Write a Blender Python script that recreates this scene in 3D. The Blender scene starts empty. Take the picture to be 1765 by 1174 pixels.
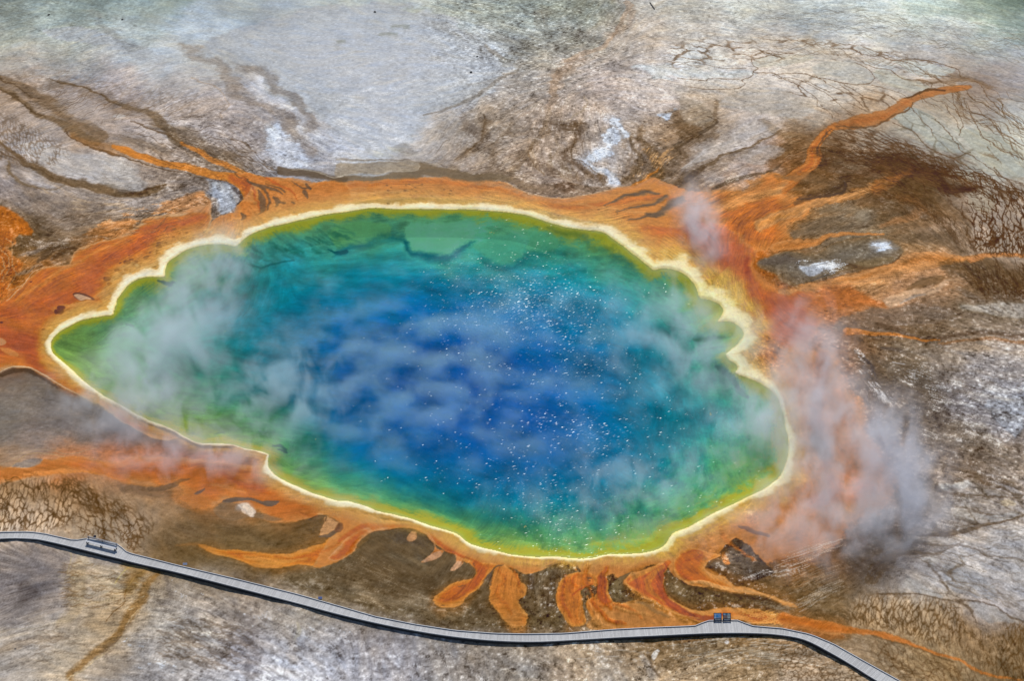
import bpy, math, time
import numpy as np
from math import radians, sin, cos, pi, atan2, sqrt
T0 = time.time()
sc = bpy.context.scene
COL = sc.collection
rng = np.random.default_rng(7)

# ------------------------------------------------------------------ camera
H = 159.0; F = 2979.0; CU, CV = 882.5, 587.0
PITCH = radians(38.0); SP, CP = sin(PITCH), cos(PITCH)
cd = bpy.data.cameras.new('camera'); cam = bpy.data.objects.new('camera', cd); COL.objects.link(cam)
cam.location = (0, 0, H); cam.rotation_euler = (pi / 2 - PITCH, 0, 0)
cd.sensor_width = 36; cd.lens = 36 * F / 1765; cd.clip_start = 1; cd.clip_end = 30000
sc.camera = cam
# ------------------------------------------------------------------ sky, sun, exposure
SUN_EL, SUN_AZ = radians(41.5), radians(2.5)          # azimuth clockwise from +Y (the view direction)
w = bpy.data.worlds.new('World'); sc.world = w; w.use_nodes = True
nt = w.node_tree; bg = nt.nodes['Background']
sky = nt.nodes.new('ShaderNodeTexSky'); sky.sky_type = 'NISHITA'; sky.sun_disc = False
sky.sun_elevation = SUN_EL; sky.sun_rotation = SUN_AZ; sky.altitude = 2200
nt.links.new(sky.outputs[0], bg.inputs[0]); bg.inputs[1].default_value = 0.11
sd = bpy.data.lights.new('sun', 'SUN'); sd.energy = 4.2; sd.angle = radians(0.53); sd.color = (1.0, 0.965, 0.91)
so = bpy.data.objects.new('sun', sd); COL.objects.link(so)
from mathutils import Vector, Matrix
sdir = Vector((sin(SUN_AZ) * cos(SUN_EL), cos(SUN_AZ) * cos(SUN_EL), sin(SUN_EL)))
so.rotation_euler = sdir.to_track_quat('Z', 'Y').to_euler(); so.location = sdir * 300
sc.view_settings.view_transform = 'Standard'; sc.view_settings.look = 'None'
sc.view_settings.exposure = 0.0; sc.view_settings.gamma = 1.0
sc.render.engine = 'CYCLES'
sc.cycles.use_denoising = True
sc.cycles.volume_bounces = 2; sc.cycles.transparent_max_bounces = 16
sc.cycles.sample_clamp_indirect = 4; sc.cycles.sample_clamp_direct = 12
sc.cycles.volume_step_rate = 1.0; sc.cycles.volume_max_steps = 96
KALB = 0.92                                           # seen colour -> albedo

# ------------------------------------------------------------------ pixel <-> ground
def ground_at(u, v, z=0.0):
    du = (u - CU) / F; dv = (v - CV) / F
    dy = CP - dv * SP; dz = -SP - dv * CP
    t = (z - H) / dz
    return (du * t, dy * t)
def px_of(x, y, z=0.0):
    dep = y * CP + (H - z) * SP
    up = y * SP - (H - z) * CP
    return CU + F * x / dep, CV - F * up / dep
# photo tiles the shapes were traced from: (u0, v0, scale)
TL = dict(A=(0, 0, 2.935), B=(580, 0, 2.935), C=(1165, 0, 2.935), D=(0, 390, 2.935), E=(580, 390, 2.935),
          F=(1165, 390, 2.935), G=(0, 774, 2.935), H=(580, 774, 2.935), I=(1165, 774, 2.935),
          J=(0, 80, 3.913), K=(1250, 250, 3.353), L=(1000, 900, 3.922), M=(1300, 600, 3.669), P=(0, 0, 1.0))
def tp(tile, s):
    """'x,y x,y ...' in tile pixels -> photo pixels"""
    u0, v0, k = TL[tile]
    a = np.array([[float(q) for q in p.split(',')] for p in s.split()], float)
    a[:, 0] = a[:, 0] / k + u0; a[:, 1] = a[:, 1] / k + v0
    return a

# ------------------------------------------------------------------ the ground grid (world metres)
DX, DY = 0.115, 0.145
XS = np.arange(-116, 116.01, DX); YS = np.arange(128, 334.01, DY)
NX, NY = len(XS), len(YS)
X = np.broadcast_to(XS[None, :], (NY, NX)); Y = np.broadcast_to(YS[:, None], (NY, NX))
U, V2 = px_of(XS[None, :], YS[:, None]); U = U.astype(np.float32)
V = np.broadcast_to(V2, (NY, NX)).astype(np.float32); VR = V2[:, 0]     # V falls with the row number

def ss(a, b, x):
    t = np.clip((x - a) / (b - a), 0, 1); return t * t * (3 - 2 * t)
def bmat(n_in, pos):
    """quadratic-ish smooth interpolation weights (cubic B-spline)"""
    i = np.floor(pos).astype(int); f = (pos - i).astype(np.float32)
    Wm = np.zeros((len(pos), n_in), np.float32); r = np.arange(len(pos))
    for k, ww in enumerate(((1 - f) ** 3 / 6, (3 * f ** 3 - 6 * f ** 2 + 4) / 6, (-3 * f ** 3 + 3 * f ** 2 + 3 * f + 1) / 6, f ** 3 / 6)):
        np.add.at(Wm, (r, np.clip(i + k, 0, n_in - 1)), ww)
    return Wm
def noise1(cx, cy, seed):
    r = np.random.default_rng(seed)
    px_, py_ = (XS - XS[0]) / cx, (YS - YS[0]) / cy
    nx, ny = int(px_[-1]) + 5, int(py_[-1]) + 5
    if nx > 500 or ny > 500:                       # fine lattice: gather instead of matrices
        R = r.standard_normal((ny, nx)).astype(np.float32)
        ix = px_.astype(int); fx = ss(0, 1, px_ - ix).astype(np.float32); iy = py_.astype(int); fy = ss(0, 1, py_ - iy).astype(np.float32)
        A = R[:, ix] * (1 - fx) + R[:, ix + 1] * fx
        return (A[iy] * (1 - fy)[:, None] + A[iy + 1] * fy[:, None]) * 1.4
    R = r.standard_normal((ny, nx)).astype(np.float32)
    return (bmat(ny, py_) @ R @ bmat(nx, px_).T) * 2.0
def fbm(c, seed, octs=3, ax=1.0, ay=1.0, pers=0.5):
    o = 0; a = 1; s = 0
    for k in range(octs):
        o = o + a * noise1(c * ax, c * ay, seed * 31 + k); s += a * a; a *= pers; c *= 0.5
    return (o / sqrt(s)).astype(np.float32)

W1u, W1v = fbm(5.0, 11, 6, pers=.62), fbm(5.0, 12, 6, pers=.62)            # edge wobble
UW = U + 1.0 * W1u; VW = V + 0.6 * W1v
def warped(k): return (U + k * W1u, V + 0.6 * k * W1v)

C = np.zeros((NY, NX, 3), np.float32)                  # albedo as seen (display space 0..1)
AMP = np.full((NY, NX), 0.10, np.float32)              # streak contrast
WET = np.full((NY, NX), 0.15, np.float32)              # wetness
Z = np.zeros((NY, NX), np.float32)

def catmull(p, closed=False, n=4):
    p = np.asarray(p, float)
    if len(p) < 3: return p
    q = np.vstack([p[-1], p, p[0], p[1]]) if closed else np.vstack([2 * p[0] - p[1], p, 2 * p[-1] - p[-2]])
    out = []
    for i in range(1, len(q) - 2):
        a, b, c, d = q[i - 1], q[i], q[i + 1], q[i + 2]
        for k in range(n):
            t = k / n
            out.append(0.5 * (2 * b + (c - a) * t + (2 * a - 5 * b + 4 * c - d) * t * t + (3 * b - a - 3 * c + d) * t ** 3))
    if not closed: out.append(p[-1])
    return np.array(out)
def window(u0, u1, v0, v1):
    r = np.nonzero((VR >= v0) & (VR <= v1))[0]
    if len(r) == 0: return None
    r0, r1 = r[0], r[-1] + 1
    xa = []
    for y in (YS[r0], YS[r1 - 1]):
        dep = y * CP + H * SP
        xa += [(u0 - CU) * dep / F, (u1 - CU) * dep / F]
    c0 = max(0, int((min(xa) - XS[0]) / DX) - 1); c1 = min(NX, int((max(xa) - XS[0]) / DX) + 3)
    if c1 <= c0: return None
    return slice(r0, r1), slice(c0, c1)
def seg_field(pts, pad, wrp, vals=None, closed=False):
    """distance (minus width) to a polyline, and values carried along it, in its window"""
    u0, v0 = pts.min(0) - pad; u1, v1 = pts.max(0) + pad
    wd = window(u0, u1, v0, v1)
    if wd is None: return None
    S = np.full((wd[0].stop - wd[0].start, wd[1].stop - wd[1].start), pad, np.float32)
    VV = None if vals is None else np.zeros(S.shape + (vals.shape[1],), np.float32)
    n = len(pts) if closed else len(pts) - 1
    for i in range(n):
        a = pts[i]; b = pts[(i + 1) % len(pts)]
        sw = window(min(a[0], b[0]) - pad, max(a[0], b[0]) + pad, min(a[1], b[1]) - pad, max(a[1], b[1]) + pad)
        if sw is None: continue
        uu = U[sw] + wrp * W1u[sw]; vv = V[sw] + 0.6 * wrp * W1v[sw]
        d = b - a; L2 = max(d @ d, 1e-6)
        t = np.clip(((uu - a[0]) * d[0] + (vv - a[1]) * d[1]) / L2, 0, 1)
        dist = np.hypot(uu - a[0] - t * d[0], vv - a[1] - t * d[1])
        lw = (slice(sw[0].start - wd[0].start, sw[0].stop - wd[0].start), slice(max(0, sw[1].start - wd[1].start), sw[1].stop - wd[1].start))
        if sw[1].start < wd[1].start or sw[1].stop > wd[1].stop:
            c0 = max(sw[1].start, wd[1].start); c1 = min(sw[1].stop, wd[1].stop)
            dist = dist[:, c0 - sw[1].start:c1 - sw[1].start]; t = t[:, c0 - sw[1].start:c1 - sw[1].start]
            lw = (lw[0], slice(c0 - wd[1].start, c1 - wd[1].start))
        if vals is None:
            S[lw] = np.minimum(S[lw], dist)
        else:
            va, vb = vals[i], vals[(i + 1) % len(pts)]
            w_ = va[0] + (vb[0] - va[0]) * t
            q = dist - w_; m = q < S[lw]
            S[lw] = np.where(m, q, S[lw])
            for k in range(vals.shape[1]):
                sub = VV[lw][..., k]; sub[m] = (va[k] + (vb[k] - va[k]) * t)[m]
    return wd, S, VV
def c3(c): return np.array(c, np.float32) / 255.0
def ramp(d, stops):
    xs = [s[0] for s in stops]
    return np.stack([np.interp(d, xs, [s[1][k] / 255.0 for s in stops]) for k in range(3)], -1).astype(np.float32)
def blend(wd, a, col, amp=None, wet=None, z=None):
    a3 = a[..., None]
    C[wd] = C[wd] * (1 - a3) + a3 * col
    if amp is not None: AMP[wd] = AMP[wd] * (1 - a) + a * amp
    if wet is not None: WET[wd] = WET[wd] * (1 - a) + a * wet
    if z is not None: Z[wd] += a * z
def stroke(tile, s, width, col, fe=2.0, al=1.0, wrp=2.0, amp=None, wet=None, z=None, edge=None, brk=0):
    fe = crisp(fe)
    """width: number or list along the line (photo px); edge: colour of the outline"""
    p = tp(tile, s); wv = np.broadcast_to(np.atleast_1d(np.array(width, float)), (len(p),)) if np.ndim(width) == 0 else np.interp(np.linspace(0, 1, len(p)), np.linspace(0, 1, len(width)), width)
    q = catmull(np.column_stack([p, wv / 2]), n=4)
    r = seg_field(q[:, :2], max(wv) / 2 + fe * 2 + 6 + abs(wrp) * 2, wrp, q[:, 2:3])
    if r is None: return
    wd, S, VV = r
    if brk: S = S + brk * LIC2[wd]
    if edge is not None: blend(wd, al * (1 - ss(-fe + 2.2, fe + 2.2, S)), c3(edge), amp, wet)
    cc = ramp(-S, col) if isinstance(col, list) else c3(col)
    blend(wd, al * (1 - ss(-fe, fe, S)), cc, amp, wet, z)
def crisp(fe): return fe * .45 if fe <= 3 else (1.35 + (fe - 3) * .75 if fe < 7 else fe * .7)
def inside(uu, vv, pts):
    m = np.zeros(uu.shape, bool); n = len(pts)
    for i in range(n):
        (x1, y1), (x2, y2) = pts[i], pts[(i + 1) % n]
        if y1 == y2: continue
        c = (y1 > vv) != (y2 > vv)
        if not c.any(): continue
        m ^= c & (uu < (x2 - x1) * (vv - y1) / (y2 - y1) + x1)
    return m
def poly_sd(tile, s, wrp, pad, sm=3):
    p = catmull(tp(tile, s) if isinstance(s, str) else s, True, sm)
    r = seg_field(p, pad, wrp, None, True)
    if r is None: return None
    wd, S, _ = r
    ins = inside(U[wd] + wrp * W1u[wd], V[wd] + 0.6 * wrp * W1v[wd], p)
    return wd, np.where(ins, -S, S)
def poly(tile, s, col, fe=2.5, al=1.0, wrp=3.0, amp=None, wet=None, z=None, edge=None, ew=2.0, brk=0, pad=None, halo=None):
    fe = crisp(fe)
    pad = pad or (max([fe * 2, 20 if halo else 0] + ([x[0] + 1 for x in col] if isinstance(col, list) else [])) + 6 + wrp * 2)
    r = poly_sd(tile, s, wrp, pad)
    if r is None: return
    wd, S = r
    if brk: S = S + brk * LIC2[wd]
    if halo: blend(wd, .55 * (1 - ss(-2, 15, S + 4 * W1v[wd] + 3 * LIC3[wd])), c3(halo), amp, .3)
    if edge is not None: blend(wd, al * (1 - ss(-fe + ew, fe + ew, S)), c3(edge), amp, wet)
    cc = ramp(-S + np.minimum(1, -S / 4).clip(0) * (2.2 * W1v[wd] + 2.0 * LIC2[wd] + 1.5 * LIC3[wd]), col) if isinstance(col, list) else c3(col)
    blend(wd, al * (1 - ss(-fe, fe, S)), cc, amp, wet, z)

# ------------------------------------------------------------------ coarse fields given at points of the ground
GU = np.arange(-260, 2030, 10.0); GV = np.arange(-140, 1330, 10.0)
def rbf(pts, sig):
    a = np.array(pts, float)
    gu, gv = np.meshgrid(GU, GV)
    num = np.zeros(gu.shape + (a.shape[1] - 2,)); den = np.zeros(gu.shape)
    for r in a:
        d2 = ((gu - r[0]) ** 2 + ((gv - r[1]) * 1.25) ** 2) / sig ** 2
        ww = np.exp(-d2 / 2) + 1e-4 / (1 + d2) ** 2
        num += ww[..., None] * r[2:]; den += ww
    return num / den[..., None]
def gsample(G, uu, vv):
    fu = np.clip((uu - GU[0]) / 10, 0, len(GU) - 1.01); fv = np.clip((vv - GV[0]) / 10, 0, len(GV) - 1.01)
    i = fu.astype(int); j = fv.astype(int); a = (fu - i)[..., None]; b = (fv - j)[..., None]
    return (G[j, i] * (1 - a) + G[j, i + 1] * a) * (1 - b) + (G[j + 1, i] * (1 - a) + G[j + 1, i + 1] * a) * b

FLOW = """40,60,1,.15 250,40,1,.1 500,40,1,.05 700,60,1,.12 900,60,1,.2 1150,40,1,0 1400,40,1,.12 1650,60,1,.25 1750,30,1,.2
40,120,1,-.2 150,130,1,-.3 250,150,1,-.35 350,140,1,-.3 80,170,1,-.3 200,200,1,-.5 330,190,1,-.5 30,210,1,-.6 100,215,1,-.9 400,100,1,.4
600,120,1,.12 650,200,1,.15 750,140,1,.05 520,230,1,.45 460,170,1,.5 60,150,1,.6 20,260,1,.45 150,270,1,.35 300,300,1,.35 250,240,1,.45 330,250,1,.5
400,260,1,.55 450,280,1,.5 880,100,1,.1 930,140,1,-.1 1000,110,1,-.25 1050,60,-.6,1 1120,120,1,.1 850,200,1,-.5 820,250,-.6,1 900,240,1,.25 950,200,-.2,1 940,260,-.2,1
1000,240,.1,1 1040,280,.3,1 1100,220,1,.2 1100,270,-.3,1 1200,100,1,.05 1300,110,1,.1 1450,120,1,.15 1600,140,1,.3 1250,160,1,.15 1380,170,1,.2 1700,180,1,.6
1200,230,1,-.6 1280,240,1,-.5 1350,260,1,-.7 1180,300,1,-.6 1300,290,1,-.3 1500,230,1,.35 1450,260,1,.35 1560,260,1,.45 1620,220,1,.6 1680,260,1,.7 1750,220,1,.8
1620,300,1,.6 1550,310,1,.35 1700,320,1,.8 1740,350,.3,1 1690,370,.3,1 1620,360,.5,1 1580,330,1,.5 1480,320,1,-.35 1400,310,1,-.45 1350,370,1,-.5 1450,380,1,-.25 1300,350,1,-.55
1280,420,-.5,1 1300,470,-.15,1 1340,500,.4,1 1400,430,1,-.1 1450,440,1,-.1 1550,430,1,.4 1600,400,1,.8 1500,400,1,-.35 1650,430,.3,1 1740,420,.1,1 1600,470,1,-.3 1500,480,1,-.3 1420,490,1,-.15 1700,450,1,-.05
1700,500,.5,1 1740,500,.3,1 1600,530,1,-.05 1500,540,1,.2 1400,530,1,.5 1700,550,1,.1 1600,580,1,.1 1700,600,1,.1 1550,630,1,.5 1620,680,1,.15 1700,650,1,.1 1500,700,.6,1 1700,720,1,.3 1620,770,1,.2 1740,790,1,.5
1600,850,1,.2 1700,840,1,.35 1750,880,1,.1 1600,910,1,-.1 1700,930,1,.2 1620,970,1,.4 1700,1000,1,.45 1750,1040,1,.4 1500,950,1,-.35 1450,980,1,-.3 1400,1010,1,-.25 1300,980,1,.1
1400,880,.2,1 1350,760,0,1 1430,700,0,1 1300,930,1,-.4 1500,1040,.2,1 1570,1060,.15,1 1650,1090,.15,1 1720,1110,.15,1 1750,1150,.2,1 1500,1100,1,.5 1560,1150,1,.55 1450,1140,1,-.05 1350,1130,1,-.12 1250,1140,1,-.1 1150,1140,1,-.15
1350,1050,1,.12 1250,1010,.3,1 1200,1040,1,.5 1100,1030,.3,1 1000,1010,.1,1 900,1010,0,1 800,1000,-.6,1 680,960,1,.6 620,1020,1,.3 750,1060,1,.35 850,1070,1,.1 560,990,1,.2
500,960,1,-.1 400,960,1,.05 500,900,1,-.1 420,880,1,.2 350,840,1,.1 250,810,1,.05 100,815,1,-.1 20,820,1,-.1 30,870,.15,1 80,860,.3,1 130,850,.45,1 170,880,.5,1 230,900,.5,1 290,930,.7,1 60,900,.1,1 320,900,1,.1
60,700,1,.1 150,720,1,.2 60,750,1,-.15 200,770,1,-.1 20,650,1,.1 300,780,1,.1 50,960,1,.3 80,1030,1,-.4 40,1090,1,-.25 150,1000,1,.1 200,1010,1,.15 180,1060,1,-.1 130,1100,1,.3 240,1060,1,-.15 330,1050,1,.35 400,1060,1,.4
300,1100,1,.3 420,1110,1,.45 350,1150,1,.4 500,1130,1,.5 560,1060,1,.3 650,1110,.2,1 800,1140,.3,1 950,1140,1,.1 1050,1150,.5,1
20,400,.5,1 10,480,-.2,1 60,360,1,.2 100,430,1,-.4 150,400,1,-.3 120,330,1,.45 230,350,1,.1 300,340,1,-.2 300,380,1,-.4 200,450,1,-.7 100,520,1,-.5 30,570,1,0 50,620,1,.3 180,700,1,.6
400,330,.8,1 450,330,1,.6 600,330,1,0 800,330,1,.1 950,340,1,.15 1080,350,1,-.1 1150,390,1,.4 1200,430,1,.8 40,310,1,.5 380,360,-.2,1"""
fl = np.array([[float(q) for q in s.split(',')] for s in FLOW.split()])
ang = np.arctan2(fl[:, 3], fl[:, 2])
FG = rbf(np.column_stack([fl[:, :2], np.cos(2 * ang), np.sin(2 * ang)]), 42)
# ---- streak noise along the flow (line integral convolution in world space)
def lic(src, steps, seed=0, jit=0.0):
    f = gsample(FG, UW, VW); th = (0.5 * np.arctan2(f[..., 1], f[..., 0])).astype(np.float32)
    if jit: th = th + jit * fbm(7.0, 900 + seed, 3)
    du, dv = np.cos(th), np.sin(th)
    # photo direction -> world direction on the ground
    dep = (Y * CP + H * SP) / F
    sinv = np.clip(H / np.hypot(Y, H), .3, 1)
    wx, wy = du * dep, -dv * dep / sinv
    n = np.hypot(wx, wy); sx = (wx / n / DX * 0.17).astype(np.float32); sy = (wy / n / DY * 0.17).astype(np.float32)
    J0, I0 = np.meshgrid(np.arange(NY, dtype=np.float32), np.arange(NX, dtype=np.float32), indexing='ij')
    acc = src.copy(); tot = 1.0
    for sgn in (1, -1):
        pi_, pj = I0.copy(), J0.copy(); dxp, dyp = sx * sgn, sy * sgn; lx, ly = dxp, dyp
        for k in range(steps):
            pi_ += lx; pj += ly
            ii = np.clip(pi_, 0, NX - 1).astype(np.int32); jj = np.clip(pj, 0, NY - 1).astype(np.int32)
            wt = 1 - k / (steps + 1.0)
            acc += wt * src[jj, ii]; tot += wt * wt
            if k % 3 == 2:
                nx_, ny_ = sx[jj, ii], sy[jj, ii]
                s_ = np.where(nx_ * lx + ny_ * ly < 0, np.float32(-1), np.float32(1))
                lx, ly = nx_ * s_, ny_ * s_
    acc /= acc.std() if acc.std() > 0 else 1
    return acc.astype(np.float32)
LIC1 = lic(rng.standard_normal((NY, NX)).astype(np.float32), 6, 1, .18)                 # fine
LIC2 = lic(fbm(0.55, 21, 2), 10, 2, .15)                       # medium
LIC4 = lic(noise1(.17, .2, 777).astype(np.float32), 13, 4, .12)         # long fine rills
LIC3 = lic(fbm(2.4, 22, 3), 20, 3, .2)                        # broad bands
GR = (rng.standard_normal((NY, NX)).astype(np.float32) + 1.3 * fbm(0.4, 23, 1)) / 1.6
print('fields', round(time.time() - T0, 1))
# ------------------------------------------------------------------ ground colours: broad
# rows of  v: u,r,g,b ...
BASE = """-60: 0,105,110,100 300,120,128,118 600,130,135,125 900,120,125,110 1200,150,150,138 1500,160,165,155 1765,85,98,85
15: 0,112,120,112 130,118,128,118 250,140,150,140 400,158,165,162 500,165,170,168 600,160,166,160 700,158,162,155 790,138,142,130 870,142,146,132 950,130,134,120 1020,122,126,110 1080,165,160,148 1180,172,168,155 1300,176,176,164 1400,180,182,172 1500,178,182,172 1600,160,168,152 1700,128,140,122 1765,96,112,98
55: 0,138,142,132 120,150,156,148 250,156,162,158 370,172,178,178 480,176,182,184 600,176,180,184 700,182,186,190 800,160,162,158 870,140,142,134 950,136,136,126 1030,130,128,116 1080,168,156,142 1200,166,158,146 1320,170,164,154 1420,182,182,176 1520,186,188,182 1620,186,190,186 1700,160,168,158 1765,140,150,140
100: 0,154,150,142 90,152,150,140 160,156,156,150 250,168,172,172 330,168,168,162 400,166,168,166 500,184,188,194 600,186,190,196 720,184,188,194 830,182,186,190 900,150,150,144 960,142,138,128 1040,160,146,132 1120,162,152,140 1200,196,192,182 1300,172,162,150 1400,190,182,170 1500,176,166,154 1600,174,168,160 1700,156,152,148 1765,158,158,156
145: 0,146,130,114 80,162,146,132 200,166,152,142 300,158,150,142 400,150,146,142 480,184,186,190 600,190,192,197 700,186,188,193 780,180,182,184 860,150,142,132 940,146,134,120 1040,158,142,128 1120,168,156,144 1200,180,170,156 1260,186,176,160 1350,180,170,158 1450,188,180,166 1540,178,172,160 1620,160,142,122 1690,134,114,96 1765,134,124,116
190: 0,140,122,104 60,150,132,114 130,160,146,134 220,168,154,144 320,176,164,154 380,166,152,142 430,150,144,140 520,170,170,172 600,194,196,201 700,184,186,190 780,152,146,138 850,140,128,114 950,150,134,118 1050,150,136,122 1130,160,150,142 1200,146,128,106 1260,156,142,128 1320,168,156,142 1400,160,148,130 1480,150,124,96 1540,166,146,122 1620,158,148,130 1700,146,130,112 1765,150,144,130
235: 0,156,144,134 80,162,150,138 140,130,112,94 200,152,138,126 280,170,160,152 350,150,138,126 400,146,134,124 440,138,130,124 520,140,136,132 600,194,196,200 690,172,174,178 770,146,138,128 850,142,130,116 950,146,130,114 1010,150,138,126 1100,142,128,112 1160,136,114,90 1230,148,134,118 1300,172,162,154 1380,128,98,70 1440,124,100,78 1520,150,138,120 1600,160,156,142 1680,166,164,148 1765,170,168,154
285: 0,162,150,142 60,182,174,166 130,184,176,170 200,176,168,160 250,140,120,100 330,122,106,90 400,138,124,110 450,134,124,114 500,190,194,204 560,140,134,128 640,150,148,142 720,140,132,122 800,140,126,112 900,142,126,110 980,140,124,108 1050,178,174,172 1110,128,108,88 1160,126,104,82 1220,168,158,148 1300,162,152,144 1350,120,84,56 1420,92,70,52 1500,146,126,106 1560,110,88,68 1620,140,124,106 1700,168,166,150 1765,174,172,158
335: 0,128,110,94 40,166,154,144 110,170,158,148 200,164,156,150 250,156,146,136 300,140,126,112 360,130,116,102 430,96,82,64 520,110,92,72 700,112,96,78 850,118,104,88 950,140,124,112 1050,150,130,110 1130,110,88,64 1180,110,96,80 1240,140,112,86 1300,170,110,60 1360,160,104,58 1430,112,86,62 1500,118,88,62 1560,84,64,48 1620,110,92,74 1700,146,130,112 1765,154,140,122
380: 0,104,82,58 60,116,96,74 130,126,108,88 200,110,92,72 260,108,90,72 320,122,102,84 380,130,124,118 430,170,110,60 1130,190,130,80 1200,176,104,50 1260,186,114,54 1320,196,130,72 1400,150,114,76 1470,128,114,94 1540,120,98,74 1600,124,102,82 1680,138,122,104 1765,148,132,114
430: 0,128,88,52 60,118,98,76 120,118,100,80 180,172,100,46 1180,166,98,54 1240,172,92,44 1300,176,100,48 1360,148,110,72 1430,122,104,82 1500,118,102,80 1580,124,100,74 1640,124,102,80 1700,150,134,114 1765,150,134,116
475: 0,150,106,66 60,160,96,48 1250,150,84,44 1310,170,96,44 1370,116,100,84 1430,122,114,108 1500,128,104,78 1560,168,116,70 1620,178,124,78 1700,104,84,66 1765,98,80,64
520: 0,168,92,40 1280,150,80,36 1340,160,84,44 1400,172,112,72 1470,182,124,78 1540,168,128,96 1600,126,110,94 1680,112,98,84 1765,116,100,84
560: 0,150,72,30 1310,140,78,38 1370,150,88,56 1430,150,104,74 1500,136,96,64 1560,106,86,66 1630,116,98,80 1700,126,110,92 1765,128,112,94
600: 0,166,86,34 1320,170,104,44 1390,160,104,72 1450,140,108,84 1500,110,94,80 1560,134,118,98 1640,146,132,114 1765,150,136,120
650: 0,118,98,84 60,100,92,84 110,110,100,90 1370,180,112,70 1440,176,110,64 1490,100,88,78 1550,104,92,78 1620,118,110,102 1700,140,132,124 1765,146,138,130
700: 0,112,106,98 80,116,110,104 160,104,98,92 1380,176,112,80 1450,190,118,60 1510,112,96,84 1580,112,102,92 1650,128,120,114 1710,150,146,144 1765,158,156,156
750: 0,116,110,102 80,118,110,104 160,112,106,102 240,106,98,94 320,110,100,96 400,108,96,90 1390,170,110,80 1450,170,116,80 1520,116,104,94 1600,112,100,88 1680,118,106,92 1765,130,118,106
800: 0,150,112,78 60,150,118,90 130,190,112,60 220,196,114,64 300,190,112,70 380,190,118,76 430,150,110,90 1390,186,120,72 1460,190,116,66 1530,130,114,100 1600,130,118,106 1680,120,106,92 1765,128,116,102
845: 0,130,106,78 60,122,100,74 130,116,94,70 200,132,108,86 280,140,110,80 350,180,112,62 420,190,110,52 1380,206,132,70 1460,200,118,64 1530,126,112,100 1600,150,138,126 1680,150,142,134 1765,156,144,132
885: 0,158,136,110 60,154,132,108 130,146,124,98 190,128,106,80 260,140,114,86 330,110,88,66 400,120,98,76 470,160,104,58 540,110,90,70 1260,200,130,66 1340,196,112,58 1420,190,112,66 1500,120,112,110 1570,124,112,102 1650,150,140,128 1765,150,140,128
930: 0,164,146,124 80,160,142,120 160,150,132,108 230,140,118,94 300,122,102,78 380,114,96,72 460,116,98,74 540,130,98,66 640,94,80,66 720,96,84,70 800,106,88,68 1250,140,90,56 1330,190,110,60 1400,196,118,66 1470,104,96,94 1540,106,96,88 1620,158,150,142 1700,160,152,144 1765,156,150,144
965: 0,128,118,108 60,126,116,108 110,124,112,104 140,170,152,128 200,166,150,128 260,128,104,74 330,110,88,60 420,116,94,66 500,124,96,64 600,106,86,66 700,106,94,80 780,100,86,70 950,96,80,62 1060,120,84,54 1250,92,78,66 1310,84,72,60 1380,180,110,60 1450,120,94,74 1510,92,86,82 1580,134,128,122 1660,154,150,146 1765,152,148,144
1005: 0,120,112,108 60,112,106,104 120,150,134,118 180,162,142,112 240,134,108,74 290,140,124,102 360,136,124,106 430,118,98,74 520,126,106,80 600,122,106,84 700,98,84,66 780,100,84,66 900,94,80,64 1000,96,78,60 1100,92,76,58 1200,100,82,62 1280,96,80,60 1360,108,90,68 1430,110,92,72 1490,104,96,88 1560,146,140,132 1640,154,150,146 1765,158,154,150
1045: 0,132,124,118 60,134,126,120 110,144,132,118 170,160,142,118 220,142,116,82 270,150,136,116 340,158,148,136 420,142,132,120 500,138,128,114 560,136,120,94 650,120,108,90 750,106,92,74 850,100,84,66 950,98,82,64 1100,120,88,58 1250,108,88,66 1330,118,100,78 1420,116,98,74 1500,134,112,84 1570,146,124,96 1640,130,112,88 1700,146,138,132 1765,150,144,138
1085: 0,148,138,126 60,150,140,126 120,150,136,116 180,150,124,88 230,150,136,116 300,168,160,148 370,158,150,142 440,142,136,130 520,138,132,124 600,134,128,122 680,130,124,116 780,130,120,104 900,120,102,78 1100,130,108,82 1350,150,118,84 1450,118,100,78 1530,130,110,84 1600,138,116,88 1680,122,100,76 1765,112,90,66
1125: 0,152,144,132 60,142,132,120 130,168,152,128 190,150,130,104 250,158,150,140 330,160,154,146 420,148,142,138 500,156,152,148 580,142,136,130 670,140,132,124 760,138,128,114 850,132,120,102 950,138,122,100 1050,142,124,100 1130,128,108,82 1220,124,108,86 1310,120,98,72 1380,150,130,106 1440,146,124,98 1520,118,100,78 1600,128,108,80 1680,128,108,82 1765,118,98,74
1165: 0,150,140,128 60,156,146,132 120,160,140,112 170,150,142,132 250,148,142,136 330,158,152,146 420,150,146,142 500,158,154,150 600,150,144,138 680,152,144,136 780,138,130,118 880,138,128,112 980,142,126,106 1080,152,142,128 1180,142,124,100 1280,134,114,88 1380,150,132,110 1460,148,130,106 1560,132,112,86 1650,130,110,82 1765,124,104,78
1240: 0,150,140,130 400,150,145,138 800,138,130,120 1200,142,126,106 1600,132,112,88 1765,124,106,82"""
bl = []
for ln in BASE.split('\n'):
    v, rest = ln.split(':')
    for q in rest.split():
        u, r, g, b = q.split(','); bl.append((float(u), float(v), float(r) / 255, float(g) / 255, float(b) / 255))
BG = rbf(bl, 30); gu_, gv_ = np.meshgrid(GU, GV); BG = BG * (1 + .10 * np.exp(-(((gu_ - 1580) / 190) ** 2 + ((gv_ - 1080) / 90) ** 2)) + .10 * np.exp(-(((gu_ - 120) / 170) ** 2 + ((gv_ - 870) / 60) ** 2)) + .06 * np.exp(-(((gu_ - 1700) / 140) ** 2 + ((gv_ - 370) / 100) ** 2)))[..., None]
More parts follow.
